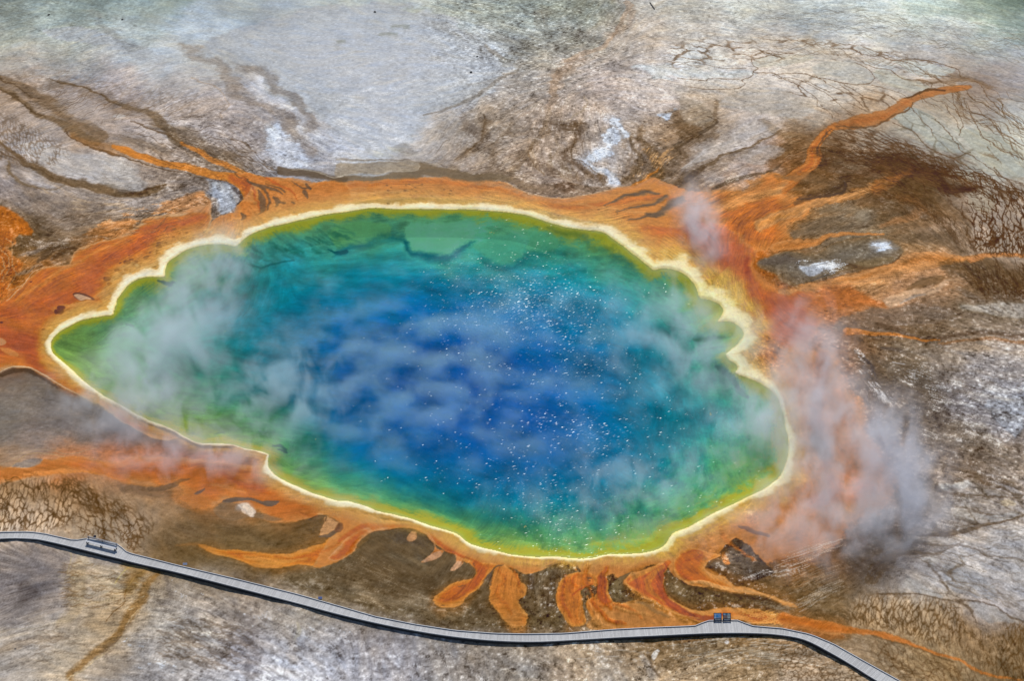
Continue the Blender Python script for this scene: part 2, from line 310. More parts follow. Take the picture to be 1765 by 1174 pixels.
uu, vv = U + 9 * W1u + 5 * fbm(1.4, 41, 3), V + 6 * W1v + 3 * fbm(1.4, 42, 3)
C[:] = gsample(BG, uu, vv)
lm = C.mean(-1); lg_ = ss(.36, .50, lm) * (1 - ss(.66, .76, lm)); C *= (1 + .15 * lg_)[..., None]; C[..., 2] += .022 * lg_; C[..., 1] += .004 * lg_
GREYC = C.copy()
fn = fbm(9, 51, 5, pers=.62); fn2 = fbm(7, 52, 5, pers=.65)
C *= (1 + 0.05 * fn + 0.022 * LIC3)[..., None]
C *= 1 + 0.012 * fn2[..., None] * np.array([1.0, 0.1, -1.2], np.float32)
# streak contrast by place
AM = rbf([(0, 20, .06), (300, 60, .05), (600, 80, .05), (700, 150, .05), (850, 60, .12), (1000, 60, .10), (150, 180, .13), (300, 190, .12), (60, 240, .15), (120, 350, .16), (300, 350, .2), (450, 230, .12), (850, 230, .13), (1000, 220, .12),
          (1100, 130, .08), (1200, 60, .10), (1400, 50, .12), (1600, 60, .10), (1400, 160, .09), (1550, 220, .10), (1650, 300, .07), (1500, 330, .16), (1400, 420, .15), (1650, 450, .15), (1280, 400, .16), (1720, 400, .12), (1500, 500, .13), (1650, 600, .10),
          (1600, 680, .16), (1700, 720, .14), (1650, 780, .2), (1700, 950, .12), (1550, 950, .14), (100, 720, .08), (60, 860, .12), (400, 900, .10), (300, 1080, .2), (60, 1030, .15), (500, 1100, .14), (620, 1130, .08), (760, 1140, .06), (880, 1140, .06), (1000, 1130, .10), (1300, 1130, .15), (1600, 1080, .13), (1250, 1010, .12), (700, 960, .10), (900, 600, .03)], 70)
AMP[:] = gsample(AM, uu, vv)[..., 0]
GA = rbf([(100, 40, .5), (600, 100, .18), (480, 90, .2), (700, 180, .25), (560, 30, .2), (400, 60, .25), (650, 230, .3), (900, 60, 1.0), (880, 220, .9), (1000, 200, .9), (450, 250, .8), (330, 340, 1.1), (100, 200, .35), (150, 300, .25), (100, 420, .8), (1400, 100, .4), (1200, 60, .6), (1650, 280, .3), (1500, 400, .7), (1350, 300, .6),
          (1700, 780, 1.3), (1600, 700, 1.0), (1650, 900, .7), (1650, 1000, .5), (100, 720, .3), (100, 900, .3), (600, 1110, .9), (750, 1130, 1.0), (480, 1080, .8), (300, 1100, .7), (200, 1030, .4), (1000, 1130, 1.2), (1200, 1120, 1.1), (1500, 1080, .5), (400, 950, .3), (700, 970, .3)], 80)
GAM = gsample(GA, U, V)[..., 0].astype(np.float32)

# helper: white sinter speckle inside a polygon
def speck(tile, s, thr, col, fe=14, al=.9, k=(.7, .5, .6), wrp=8, sm=.25, amp=None):
    r = poly_sd(tile, s, wrp, fe * 2 + 6)
    if r is None: return
    wd, S = r
    n = k[0] * LIC1[wd] + k[1] * LIC2[wd] + k[2] * W2[wd]
    m = ss(thr - sm, thr + sm, n - .9 * ss(-fe, fe, S) * 2)
    blend(wd, (al * m * (1 - ss(fe * .5, fe, S))).astype(np.float32), c3(col), amp)
W2 = fbm(1.6, 61, 4, pers=.6)

# ------------------------------------------------------------------ top left: grey plate, crests
GP = 'A,'
# big pale plate
poly('P', '340,75 420,45 520,20 640,8 760,15 800,40 822,68 838,88 890,108 903,114 880,128 850,148 815,163 775,178 742,200 728,225 712,250 690,268 640,270 620,258 590,232 560,205 520,190 490,172 462,150 450,132 432,118 400,108 372,95', [(0, (172, 174, 176)), (25, (182, 186, 191)), (80, (187, 190, 196))], fe=5, al=.88, wrp=8, amp=.045, wet=.3)
poly('P', '80,45 130,48 170,62 230,75 250,90 265,106 245,108 225,92 200,88 160,76 110,66', (172, 176, 180), fe=4, al=.8, wrp=6, amp=.04)
poly('P', '560,205 620,258 690,268 712,250 728,225 742,200 700,190 640,180 590,185', (196, 199, 206), fe=16, al=.6, wrp=10)
speck('P', '500,130 760,120 730,220 690,262 640,265 580,220', 1.9, (214, 216, 220), fe=14, al=.7)
speck('P', '590,215 700,200 720,240 680,262 630,262', 1.2, (216, 218, 224), fe=12, al=.7)
poly('P', '690,14 740,10 800,14 850,12 900,16 860,20 800,19 750,19', (184, 188, 176), fe=4, al=.8, wrp=5)
for s_, w_ in (('815,72 850,78 880,96 895,100', 14), ('830,62 870,66 890,80', 6), ('860,100 880,100 893,104', 10)):
    stroke('P', s_, w_, (184, 188, 190), 5, .7, 4); 
stroke('P', '835,80 855,92 875,102', 5, (140, 128, 112), 3, .5, 3)
stroke('B', '955,330 900,370 830,400 760,445 700,480 640,510 560,545 520,570 440,590', [2, 4, 5, 5, 4, 3], (128, 120, 110), 3, .6, 3)
for s_ in ('668,46 700,48 690,50', '655,60 675,60', '578,72 590,70'):
    stroke('P', s_, 6, (136, 140, 130), 4, .5, 4)
# lumpy grey streaks in the plate (thin dark dashes)
r = window(580, 800, 10, 110); m = ss(1.5, 2.4, LIC1[r] * .9 + LIC2[r] * .6) * .25
blend(r, m.astype(np.float32), c3((120, 124, 118)))
# white crust patches
def white(s, al=.95, fe=1.6, wrp=7, tile='P', col=(216, 222, 232), z=.0):
    p = poly_sd(tile, s, wrp, 14)
    wd, S = p
    n = .8 * W2[wd] + .4 * LIC2[wd]
    blend(wd, (al * .45 * (1 - ss(-3, 6, S))).astype(np.float32), c3((182, 186, 194)), .05, .1)
    blend(wd, (al * (1 - ss(-1.5, 1.5, S + 2.6 * n + 2.0))).astype(np.float32), c3(col), .05, .1, z)
white('450,219 480,216 490,228 515,238 512,250 500,255 520,265 532,285 540,290 515,292 490,284 472,270 468,250 455,240', col=(204, 208, 218), al=.8)
white('452,220 472,216 482,226 478,240 462,240')
white('490,226 518,238 512,241 494,234')
white('1015,262 1030,255 1032,240 1050,222 1045,210 1055,202 1070,210 1078,222 1085,235 1070,242 1056,256 1050,268 1020,270')
white('1010,262 1040,280 1060,288 1075,305 1070,313 1045,312 1040,298 1020,280 1008,270', al=.8, col=(200, 204, 212))
white('1131,198 1156,193 1150,205 1144,211 1138,203', wrp=3)
white('1090,108 1130,105 1160,110 1200,118 1250,122 1292,118 1306,122 1300,130 1250,134 1190,136 1140,134 1120,122', wrp=5, al=.7, col=(214, 214, 208))
# upper right broken pale streaks
speck('P', '1200,20 1400,10 1500,30 1640,60 1765,75 1765,50 1600,20 1500,0 1300,0', .55, (202, 206, 200), fe=25, al=.6)
speck('P', '1400,25 1500,30 1640,62 1700,74 1600,70 1450,50', .3, (206, 210, 206), fe=16, al=.5)
speck('P', '880,30 930,40 970,60 950,90 900,70', 1.5, (196, 200, 196), fe=12, al=.7)
speck('P', '870,160 1000,150 980,220 900,230 830,210', 1.8, (190, 184, 176), fe=14, al=.5)
speck('P', '640,262 720,250 722,275 650,272', .8, (186, 186, 178), fe=8, al=.7)
poly('P', '690,250 712,245 722,262 716,275 700,270', (120, 114, 106), 8, .4, 9)
speck('P', '480,200 560,230 600,268 560,285 530,240', 1.3, (192, 194, 198), fe=10, al=.6)
speck('P', '450,90 470,180 520,230 500,160', 1.5, (202, 200, 198), fe=10, al=.5)

# brown dendrites between plate and pool
for s_, w_, c_ in (('B', 0, 0),): pass
BR = (112, 94, 76)
for s_, w_, c_, a_ in (
    ('750,570 755,600 740,650 720,700 690,740 650,780', [12, 6, 10, 10, 8, 4], (96, 80, 64), .6),
    ('650,780 720,730 760,690 860,620', [8, 4, 6, 3], (150, 132, 114), .5),
    ('1100,625 1150,630 1200,635 1260,635', [4, 10, 10, 3], (108, 90, 72), .7),
    ('1130,640 1180,660 1200,700 1205,760 1210,790 1250,800 1300,840 1340,880 1350,910', [4, 10, 12, 8, 8, 5, 5, 5, 5], (92, 76, 60), .65),
    ('1080,560 1070,620 1020,670 990,740 980,790 960,830 900,890', [26, 18, 16, 18, 20, 14, 14], (156, 134, 112), .6),
    ('980,790 1010,850 1040,890', [14, 10, 8], (140, 116, 92), .6),
    ('1000,500 960,540 900,580', 9, (170, 152, 134), .5),
    ('1240,490 1270,520 1250,560 1180,610 1100,610', [6, 10, 12, 10, 6], (176, 156, 134), .55),
    ('1480,20 1450,80 1400,190 1330,230 1240,270 1180,320 1100,420 1080,520 1075,600', [40, 30, 16, 30, 24, 34, 40, 36, 26], (170, 148, 128), .5),
    ('1060,60 1080,120', 3, (96, 88, 76), .5),
    ('880,740 820,770 770,800 700,830', [10, 8, 6, 4], (158, 138, 118), .5),
    ('1120,700 1140,760 1100,840 1130,900', [10, 12, 8, 8], (150, 130, 110), .5),
    ('780,740 830,700 900,660', [10, 8, 4], (110, 98, 84), .4)):
    stroke('B', s_, [x / 2.935 for x in (w_ if isinstance(w_, list) else [w_, w_])], c_, 2.5, min(.92, a_ * 1.4), 4, amp=.10, wet=.4)
speck('P', '780,270 960,270 1030,290 1040,315 900,318 760,300 740,285', .9, (176, 160, 142), fe=8, al=.6)
speck('P', '960,270 1040,290 1045,312 990,312', 1.0, (84, 70, 56), fe=8, al=.6)

# ------------------------------------------------------------------ right top: cells with thin brown channels
for s_, c_, a_ in (
    ('680,340 740,315 850,310 920,330 985,390 990,420 930,425 840,405 740,400 690,375', (192, 186, 174), .8),
    ('420,290 560,275 680,280 620,330 500,330 410,325', (186, 180, 164), .7),
    ('900,250 1000,245 1070,270 1000,285 930,270', (206, 200, 188), .8),
    ('930,315 1040,315 1100,360 1050,365 980,345', (206, 206, 200), .7),
    ('1080,315 1200,310 1300,320 1400,350 1350,380 1250,380 1150,350', (202, 204, 194), .7),
    ('1000,360 1120,380 1220,400 1280,440 1200,460 1100,440 1010,410', (190, 186, 170), .75),
    ('200,540 330,460 500,440 640,510 680,560 600,590 450,580 300,560', (178, 170, 160), .6),
    ('1180,540 1280,580 1380,680 1450,770 1400,780 1300,740 1240,680 1130,610 1080,600', (168, 170, 160), .8),
    ('1400,650 1560,660 1720,750 1761,880 1600,860 1500,760 1440,700', (178, 176, 160), .8),
    ('1620,780 1761,830 1761,900 1640,870', (176, 176, 164), .8),
    ('1260,600 1340,600 1400,640 1350,690 1280,680', (186, 182, 170), .5),
    ('1340,870 1440,860 1500,900 1430,930 1360,910', (176, 168, 148), .6),
    ('1470,960 1560,950 1620,1010 1590,1080 1500,1060', (160, 150, 132), .6),
    ('0,500 60,510 150,560 190,610 100,640 0,620', (150, 136, 118), .5),
    ('300,650 420,620 520,650 480,700 350,740 200,800 80,860 40,860 150,760 240,720', (182, 172, 164), .75),
    ('330,790 480,740 560,760 500,820 420,840', (170, 158, 148), .7)):
    poly('C', s_, c_, 3.5, a_, 4, amp=.06)
DK = (104, 82, 62)
for s_, w_ in (
    ('385,300 400,325 420,345 400,365 470,370 495,375', 5), ('385,300 430,290 520,275 590,268', 4), ('400,365 380,390 340,405 345,430 280,450 150,455 60,440', 4),
    ('495,375 560,410 640,440 700,480 710,520 705,540', 4), ('480,385 600,370 720,400 850,420 920,425 985,420 1000,395 960,350 900,320', 4),
    ('715,395 800,440 860,470 920,510 960,545', 4), ('850,425 900,450 960,500 1050,520 1080,545', 4), ('705,540 760,570 780,600', 4),
    ('500,380 520,400 600,400 760,470 840,550 910,590', 4), ('0,400 150,410 185,395 330,400', 4), ('0,325 100,310 230,345 370,345', 3),
    ('1180,530 1230,590 1280,650 1300,690', 4), ('990,430 1060,450 1130,470 1180,500 1200,480', 4), ('1060,300 1180,320 1260,360 1340,400 1350,440', 4),
    ('940,320 1000,350 1080,360 1140,395 1240,400 1280,430', 4), ('1220,400 1290,410 1290,440', 4), ('1080,310 1160,305 1300,310 1420,350 1440,380 1480,390', 4),
    ('1400,430 1430,500 1470,560 1560,590 1640,670 1740,730 1761,740', 6), ('1390,460 1400,520 1440,620 1420,680', 5), ('1480,560 1500,620 1540,690 1600,730 1660,770 1761,810', 6),
    ('1500,400 1560,460 1600,520 1700,600 1761,640', 5), ('1300,600 1380,680 1440,770 1500,800 1580,850 1640,890 1761,930', 5), ('1340,510 1400,590 1430,660', 4),
    ('1100,620 1200,660 1260,730 1330,770 1400,800 1480,780', 6), ('1600,850 1620,870 1700,930 1750,990', 6), ('1400,800 1480,850 1560,900 1640,930 1720,960', 6)):
    stroke('C', s_, w_ / 2.935 * .85, DK, 1.0, .75, 2.5)
# brown soft fans
for s_, w_, c_, a_ in (
    ('1130,390 1300,395 1440,380 1500,400 1560,440', [4, 14, 26, 30, 20], (120, 92, 66), .6),
    ('1380,420 1420,520 1440,600', [40, 24, 10], (118, 92, 68), .5),
    ('800,780 950,800 1080,790 1200,800 1300,840', [60, 70, 60, 60, 50], (96, 76, 58), .5),
    ('760,700 740,780 760,830', [20, 60, 50], (76, 56, 40), .8),
    ('1050,850 1150,880 1280,930 1400,960 1520,930', [80, 90, 70, 30, 20], (92, 68, 48), .75),
    ('1330,960 1400,975 1480,955 1540,930', [8, 22, 24, 18], (64, 46, 34), .85),
    ('650,700 600,790 520,830 480,860', [40, 50, 40, 30], (110, 80, 54), .6),
    ('860,900 850,950 780,990 680,1010', [30, 22, 14, 10], (64, 52, 44), .7),
    ('520,1000 600,920 700,880 820,900', [20, 60, 60, 40], (116, 82, 52), .5)):
    stroke('C', s_, [x / 2.935 for x in w_], c_, 7, a_, 8, amp=.16, wet=.3)
stroke('C', '0,750 60,715 120,670 200,620 180,600 140,590', [9, 9, 8, 5, 3, 2], (84, 72, 60), 1.6, .8, 3, wet=.4)
stroke('C', '10,940 40,890 100,870 200,830 220,800 330,770 460,710 540,655', [8, 8, 6, 6, 5, 4, 4, 3], (104, 86, 66), 2, .7, 3)
stroke('C', '0,950 50,910 120,870 170,850', [8, 10, 8, 3], (70, 58, 48), 2, .8, 3)
stroke('C', '190,960 280,920 380,885 480,870 540,840', [5, 8, 6, 4, 2], (86, 72, 58), 3, .7, 3)
speck('C', '60,900 260,870 440,860 340,900 220,960 150,960', 1.0, (196, 184, 168), fe=6, al=.6)

for s_, w_ in (('-40,230 150,300 330,420 520,520 700,620 880,700', 95), ('380,230 700,350 1000,450 1180,570 1400,720 1600,820', 85), ('-40,640 160,800 420,920 700,975 1000,985 1150,950', 90), ('20,780 150,960 360,1040 700,1080', 110), ('1100,500 1350,640 1600,780', 90)):
    stroke('J', s_, w_ / 3.913, (112, 94, 76), 12, .42, 10, amp=.2, wet=.2)
# brown soft drainage between the grey flat and the pool, and on the right shoulder
for s_, w_, c_, a_ in (('620,560 700,640 760,700 800,760', [40, 70, 80, 50], (122, 108, 96), .55), ('760,580 745,650 715,710 680,760 620,800', [30, 34, 40, 40, 30], (100, 84, 68), .6), ('1100,620 1180,640 1260,640', [30, 50, 20], (96, 80, 66), .6), ('1190,650 1200,720 1205,790 1260,830 1330,890', [40, 36, 40, 50, 40], (92, 74, 58), .6),
                   ('880,600 860,680 820,760 760,820', [20, 30, 34, 30], (112, 96, 80), .5), ('1060,620 1020,700 980,780 940,850 890,890', [26, 30, 34, 34, 30], (118, 98, 78), .55), ('1640,590 1700,640 1761,700', [30, 60, 90], (96, 74, 52), .6), ('1500,700 1490,780 1520,850 1480,900', [30, 36, 44, 40], (98, 78, 56), .6),
                   ('1600,660 1560,720 1600,800 1660,880', [20, 40, 70, 60], (110, 84, 56), .5), ('1000,850 1060,870 1140,880 1240,890', [30, 40, 40, 30], (104, 86, 70), .5), ('560,860 700,870 850,880', [20, 24, 20], (108, 92, 76), .5), ('1380,640 1420,700 1450,790 1470,860', [12, 20, 20, 16], (128, 108, 88), .5),
                   ('1240,300 1180,340 1080,440 1060,520', [50, 60, 50, 40], (164, 138, 116), .5), ('1380,200 1460,140 1500,60', [30, 40, 50], (166, 142, 122), .5), ('900,300 980,240 1060,160 1100,80', [60, 80, 90, 80], (134, 132, 122), .45), ('760,180 860,210 940,250', [40, 60, 50], (132, 132, 126), .5)):
    stroke('B', s_, [x / 2.935 for x in w_], c_, 7, a_, 9, amp=.16, wet=.2)
for s_, w_, c_, a_ in (('0,800 60,760 130,700 190,640', [60, 50, 40, 20], (100, 82, 64), .55), ('0,950 80,900 170,860 260,830 340,790 460,730', [50, 50, 40, 34, 26, 16], (98, 80, 62), .5), ('560,600 620,640 600,720 560,790', [30, 50, 60, 50], (112, 88, 64), .5), ('180,540 160,600 120,640', [30, 40, 40], (104, 84, 62), .5), ('420,620 540,660 640,680', [20, 40, 30], (128, 106, 82), .45)):
    stroke('C', s_, [x / 2.935 for x in w_], c_, 7, a_, 9, amp=.18, wet=.2)
for s_, w_, c_, a_ in (('0,590 60,600 160,640 300,650', [8, 12, 12, 8], (146, 134, 124), .6), ('430,60 500,130 600,200 700,240', [30, 40, 40, 30], (134, 136, 132), .45), ('900,230 1010,270 1100,340 1150,410 1230,480 1330,540 1420,600 1500,680 1560,770', [26, 36, 50, 60, 60, 60, 60, 60, 50], (136, 122, 110), .5), ('1180,330 1330,380 1430,440 1500,520 1560,620', [30, 50, 60, 60, 60], (120, 108, 98), .5)):
    stroke('A', s_, [x / 2.935 for x in w_], c_, 8, a_, 9, amp=.16, wet=.2)
# ------------------------------------------------------------------ left: brown runoff streams
for s_, w_, c_, a_, f_ in (
    ('0,190 60,225 150,270 240,330 330,400 420,450 520,500 620,530 700,600', [20, 26, 40, 60, 60, 44, 50, 60, 60], (124, 102, 80), .75, 4),
    ('0,270 80,320 150,360 210,420 290,475 380,490 460,540 560,590 660,640', [14, 22, 24, 26, 26, 30, 50, 60, 50], (112, 92, 70), .8, 4),
    ('0,200 70,240 130,270 170,310 300,370', [6, 8, 6, 5, 4], (86, 68, 50), .8, 2),
    ('0,285 90,330 140,350 160,385 230,435 310,480', [8, 14, 10, 10, 10, 6], (84, 68, 52), .8, 2),
    ('460,560 480,600 560,640 640,690 760,730 860,760 1000,800 1150,830 1250,850 1350,880 1440,905 1540,940 1620,1010', [4, 8, 12, 18, 16, 10, 6, 6, 5, 5, 6, 5, 5], (84, 66, 50), .85, 2),
    ('420,230 500,260 600,290 680,335 780,370 880,400 1000,440 1090,480 1150,560 1180,620 1240,660', [16, 16, 14, 14, 14, 18, 30, 60, 70, 60, 30], (112, 94, 74), .75, 4),
    ('340,200 420,235 520,265 620,300 700,345 800,385 900,420', [4, 8, 8, 8, 6, 5, 3], (84, 68, 50), .7, 2),
    ('900,500 1000,540 1080,575 1140,605 1200,640', [8, 10, 12, 12, 10], (96, 78, 60), .8, 3),
    ('1180,560 1280,600 1400,680 1500,720 1620,800', [60, 70, 70, 70, 60], (122, 106, 90), .6, 8),
    ('1570,620 1640,650 1700,680', [4, 8, 8], (96, 80, 64), .7, 2),
    ('0,640 60,690 150,770 300,860 420,900 560,930 660,950 760,960 860,990 960,990 1040,960 1100,930', [14, 24, 30, 40, 40, 40, 50, 60, 50, 44, 40, 20], (106, 86, 64), .85, 4),
    ('0,700 60,740 160,800 280,850 400,900 520,950', [5, 6, 6, 6, 6, 5], (82, 66, 50), .7, 2),
    ('30,770 60,850 140,930 240,960 350,960 420,930', [16, 20, 20, 12, 8, 4], (106, 88, 66), .7, 4),
    ('800,960 880,985 960,985 1000,955 1100,935', [20, 26, 24, 18, 12], (72, 56, 42), .7, 4)):
    stroke('J', s_, [x / 3.913 * 1.25 for x in w_], c_, f_, a_, 4, amp=.16, wet=.3)
poly('J', '820,600 960,620 1060,660 1180,700 1140,730 1010,700 880,660', (120, 104, 88), 6, .6, 6)
speck('J', '1100,560 1300,600 1500,680 1700,820 1750,900 1500,800 1300,720', .9, (170, 154, 138), fe=10, al=.5)
speck('J', '1640,840 1761,830 1761,900 1700,880', .7, (200, 188, 172), fe=6, al=.6)
speck('J', '240,960 500,950 800,1010 1000,1000 1250,940 1200,1080 900,1140 650,1100 350,1060', .9, (168, 146, 122), fe=10, al=.6, k=(.5, .9, .5))
poly('J', '160,640 300,650 480,700 700,760 820,800 900,850 960,880 960,940 900,970 820,970 700,920 500,880 300,810 180,720', (182, 176, 170), 7, .6, 6, amp=.09)
poly('J', '850,890 960,885 1000,930 960,965 880,970 850,940', (160, 156, 154), 5, .6, 4)
poly('J', '340,400 620,400 860,480 900,560 720,540 520,490 400,440', (172, 158, 148), 6, .4, 6)
poly('J', '1290,370 1500,350 1545,400 1500,440 1480,490 1300,480 1200,440 1240,400', (174, 158, 146), 8, .6, 8)
stroke('J', '1310,220 1420,260 1500,310 1545,400 1490,450 1500,500', 8 / 3.9, (176, 154, 134), 2.5, .6, 3)
poly('J', '1370,880 1500,900 1600,960 1635,1020 1640,1045 1600,1080 1520,1120 1450,1100 1390,1020 1400,930', (150, 152, 158), 4, .75, 4)
stroke('J', '1450,905 1540,935 1610,990 1640,1030 1600,1070', [5, 6, 7, 6, 3], (70, 64, 64), 1.5, .7, 2)
stroke('J', '1400,1060 1420,1120 1460,1174', [30, 26, 26], (128, 112, 98), 4, .8, 4)
poly('J', '700,760 850,780 960,830 940,870 860,880 760,830', (190, 184, 178), 8, .5, 6)
poly('J', '790,440 850,445 860,470 820,480 790,465', (192, 188, 186), 4, .6, 4)

# ------------------------------------------------------------------ orange mats
OR = [(0, (222, 142, 66)), (4, (212, 122, 44)), (12, (192, 100, 32)), (40, (184, 94, 34))]
# streams top left
stroke('J', '560,600 680,650 780,690 860,720 960,750 1080,780 1200,800 1330,830 1450,865 1560,900 1660,950 1700,1000 1700,1060 1690,1120', [4, 20, 44, 60, 56, 44, 44, 50, 66, 90, 110, 110, 110, 110], [(0, (176, 104, 48)), (2, (208, 118, 40)), (6, (214, 126, 42)), (12, (196, 102, 30))], 2.5, .93, 3, amp=.09, wet=.5) if False else None
def jw(l): return [x / 3.913 for x in l]
stroke('J', '520,600 640,650 740,690 820,710 920,740', jw([30, 70, 80, 70, 50]), (160, 110, 66), 8, .55, 6, amp=.16)
stroke('J', '780,680 860,710 960,745 1080,780 1200,800 1330,830 1450,865 1560,890', jw([26, 50, 52, 44, 50, 56, 66, 80]), [(0, (184, 112, 52)), (2, (212, 124, 44)), (7, (206, 114, 34))], 2.5, .95, 3, amp=.10, wet=.5)
stroke('J', '1560,890 1640,930 1700,990 1720,1050 1700,1110', jw([80, 96, 100, 96, 80]), [(0, (200, 118, 46)), (4, (190, 100, 34)), (12, (180, 90, 30))], 2, .95, 2, amp=.10, wet=.5)
stroke('J', '1230,650 1300,680 1380,710 1460,760 1560,805 1640,850 1700,885 1761,910', jw([18, 26, 34, 44, 36, 34, 44, 60]), [(0, (196, 122, 60)), (2, (214, 128, 50)), (6, (198, 106, 34))], 2, .95, 3, amp=.12, wet=.5)
stroke('J', '1560,800 1640,850 1680,900 1761,960', jw([6, 10, 12, 14]), (120, 92, 62), 2, .7, 2)
# crescent over the top rim
TOPM = '484,306 545,312 580,314 620,309 665,308 733,306.6 818.5,308 869.6,315 903.7,329 937.8,339 972,341.7 1006,335.6 1040,327 1074,320 1104.7,317 1125,305 1150,310 1190,330 1230,345 1225,420 1200,460 1165,460 1120,440 1080,410 1040,388 990,378 900,357 800,345 690,344 600,350 520,362 450,382 400,405 360,412 365,380 400,360 430,340 440,310'
poly('P', TOPM, [(0, (196, 128, 72)), (4, (204, 122, 58)), (10, (206, 122, 48)), (30, (202, 118, 44))], 3, .95, 3, amp=.13, wet=.7)
for s_, w_, c_ in (('520,322 620,316 720,314 820,318 900,336', [4, 7, 8, 7, 3], (182, 96, 34)), ('900,345 980,360 1060,352 1130,340 1180,345', [4, 9, 11, 9, 5], (176, 90, 34)), ('1080,395 1130,400 1180,410 1200,440', [6, 12, 16, 14], (166, 80, 32)), ('450,345 520,335 600,332 700,330', [4, 6, 6, 3], (214, 150, 80)), ('1000,352 1080,368 1150,372', [3, 5, 4], (214, 142, 70)), ('440,360 480,352 540,346', [3, 4, 2], (170, 88, 36))):
    stroke('P', s_, w_, c_, 5, .55, 4, amp=.16)
# fan of streams near the top rim  (tile A)
poly('A', '1180,880 1240,870 1330,895 1420,900 1500,915 1600,925 1761,915 1761,1070 1600,1068 1500,1090 1400,1140 1300,1174 1200,1174 1230,1100 1230,1020 1300,1010 1310,960 1250,920', [(0, (206, 128, 60)), (5, (200, 112, 44)), (30, (204, 122, 56))], 3, .95, 3, amp=.07, wet=.5)
for s_, w_ in (('1190,880 1230,910 1290,940 1340,960 1360,1010 1350,1060', [4, 8, 10, 12, 12, 8]), ('1310,965 1330,1000 1330,1050 1310,1085', [10, 26, 32, 6]), ('1230,900 1290,935 1370,950 1430,975', [4, 10, 14, 6]),
               ('1380,990 1395,1010 1390,1040', [12, 26, 14]), ('1400,1020 1430,1025', 12), ('1340,930 1400,945 1440,965', [3, 8, 8]), ('1480,915 1520,940 1580,950', [3, 8, 10]), ('1560,930 1575,950', 16), ('1545,965 1550,995', [26, 10]),
               ('1470,1015 1480,1018', 12), ('1230,1080 1240,1095 1225,1110', [14, 26, 8])):
    w_ = w_ if isinstance(w_, list) else [w_, w_]
    stroke('A', s_, [x / 2.935 for x in w_], (98, 78, 64), 1.6, .85, 2.5)
for s_ in ('1220,900 1280,950 1310,1010 1310,1070', '1340,900 1420,940 1480,960 1500,1000'):
    stroke('A', s_, [4, 3, 3, 2], (168, 78, 22), 1.6, .6, 3)
# dark wet band above it
stroke('B', '0,905 100,895 250,890 400,885 430,860 540,880 700,890 850,905 950,930 1050,960', jw([30, 40, 40, 60, 70, 60, 50, 30, 20, 10]), (104, 88, 68), 5, .8, 4, amp=.05, wet=.6)
stroke('A', '1420,860 1500,875 1600,880 1700,905 1761,905', jw([60, 50, 40, 30, 24]), (84, 70, 56), 4, .85, 3, amp=.05, wet=.6)
poly('B', '0,835 80,820 200,815 330,820 420,835 410,865 300,870 150,868 60,880 0,900', (156, 142, 124), 3, .85, 3, amp=.08)
stroke('B', '0,815 100,808 250,808 380,820', 6 / 2.9, (112, 100, 84), 2, .6, 3)
stroke('B', '10,895 80,875 200,868 340,872 410,865 420,850', 5 / 2.9, (190, 176, 156), 1.5, .6, 2)
stroke('A', '1480,858 1560,862 1640,880 1690,900 1720,895 1761,885', 5 / 2.9, (176, 164, 146), 1.5, .7, 2)
poly('B', '880,905 1000,925 1150,925 1300,930 1400,945 1300,965 1200,995 1150,1000 1050,990 950,960', (140, 118, 98), 4, .75, 3, amp=.06)
poly('B', '1110,930 1190,925 1200,960 1160,985 1110,960', (96, 76, 62), 4, .6, 5)
stroke('B', '860,925 950,965 1050,995 1150,1005 1250,985 1350,960 1450,942', 5 / 2.9, (214, 168, 124), 1.5, .6, 2)
# grey fingers right of the crescent
for s_, w_ in (('1385,1055 1420,1015 1500,985 1580,975 1660,980', [6, 20, 26, 24, 10]), ('1445,1085 1480,1065 1560,1050 1640,1030 1700,1000', [8, 10, 16, 22, 30]), ('1500,1130 1560,1110 1640,1090 1700,1050 1761,1010', [6, 20, 28, 34, 44]), ('1570,1100 1600,1095', [26, 12]), ('1440,1080 1445,1100', 5)):
    w_ = w_ if isinstance(w_, list) else [w_, w_]
    stroke('B', s_, [x / 2.935 for x in w_], (116, 90, 66), 4, .8, 5, amp=.2); stroke('B', s_, [x / 5.5 for x in w_], (92, 76, 64), 3, .8, 5, amp=.2)
speck('B', '1560,760 1680,740 1700,800 1660,900 1560,900 1520,820', .9, (206, 158, 108), fe=10, al=.7)
stroke('B', '1500,940 1560,915 1600,880 1640,850', jw([18, 26, 20, 8]), (204, 120, 50), 4, .8, 4)
for q in ((255, 940), (275, 950), (262, 965), (245, 985), (160, 988), (195, 985), (320, 995), (380, 960), (395, 950), (375, 985), (385, 1000), (345, 965), (350, 940), (430, 935), (400, 970), (545, 960), (580, 965), (575, 980), (590, 985), (480, 992), (365, 935), (1330, 1063), (310, 978)):
    e = rng.uniform(1.4, 3); stroke('B', '%d,%d %d,%d' % (q[0] - 3, q[1], q[0] + 4, q[1] + 1), e, (120, 84, 58), 1.1, .8, .6)

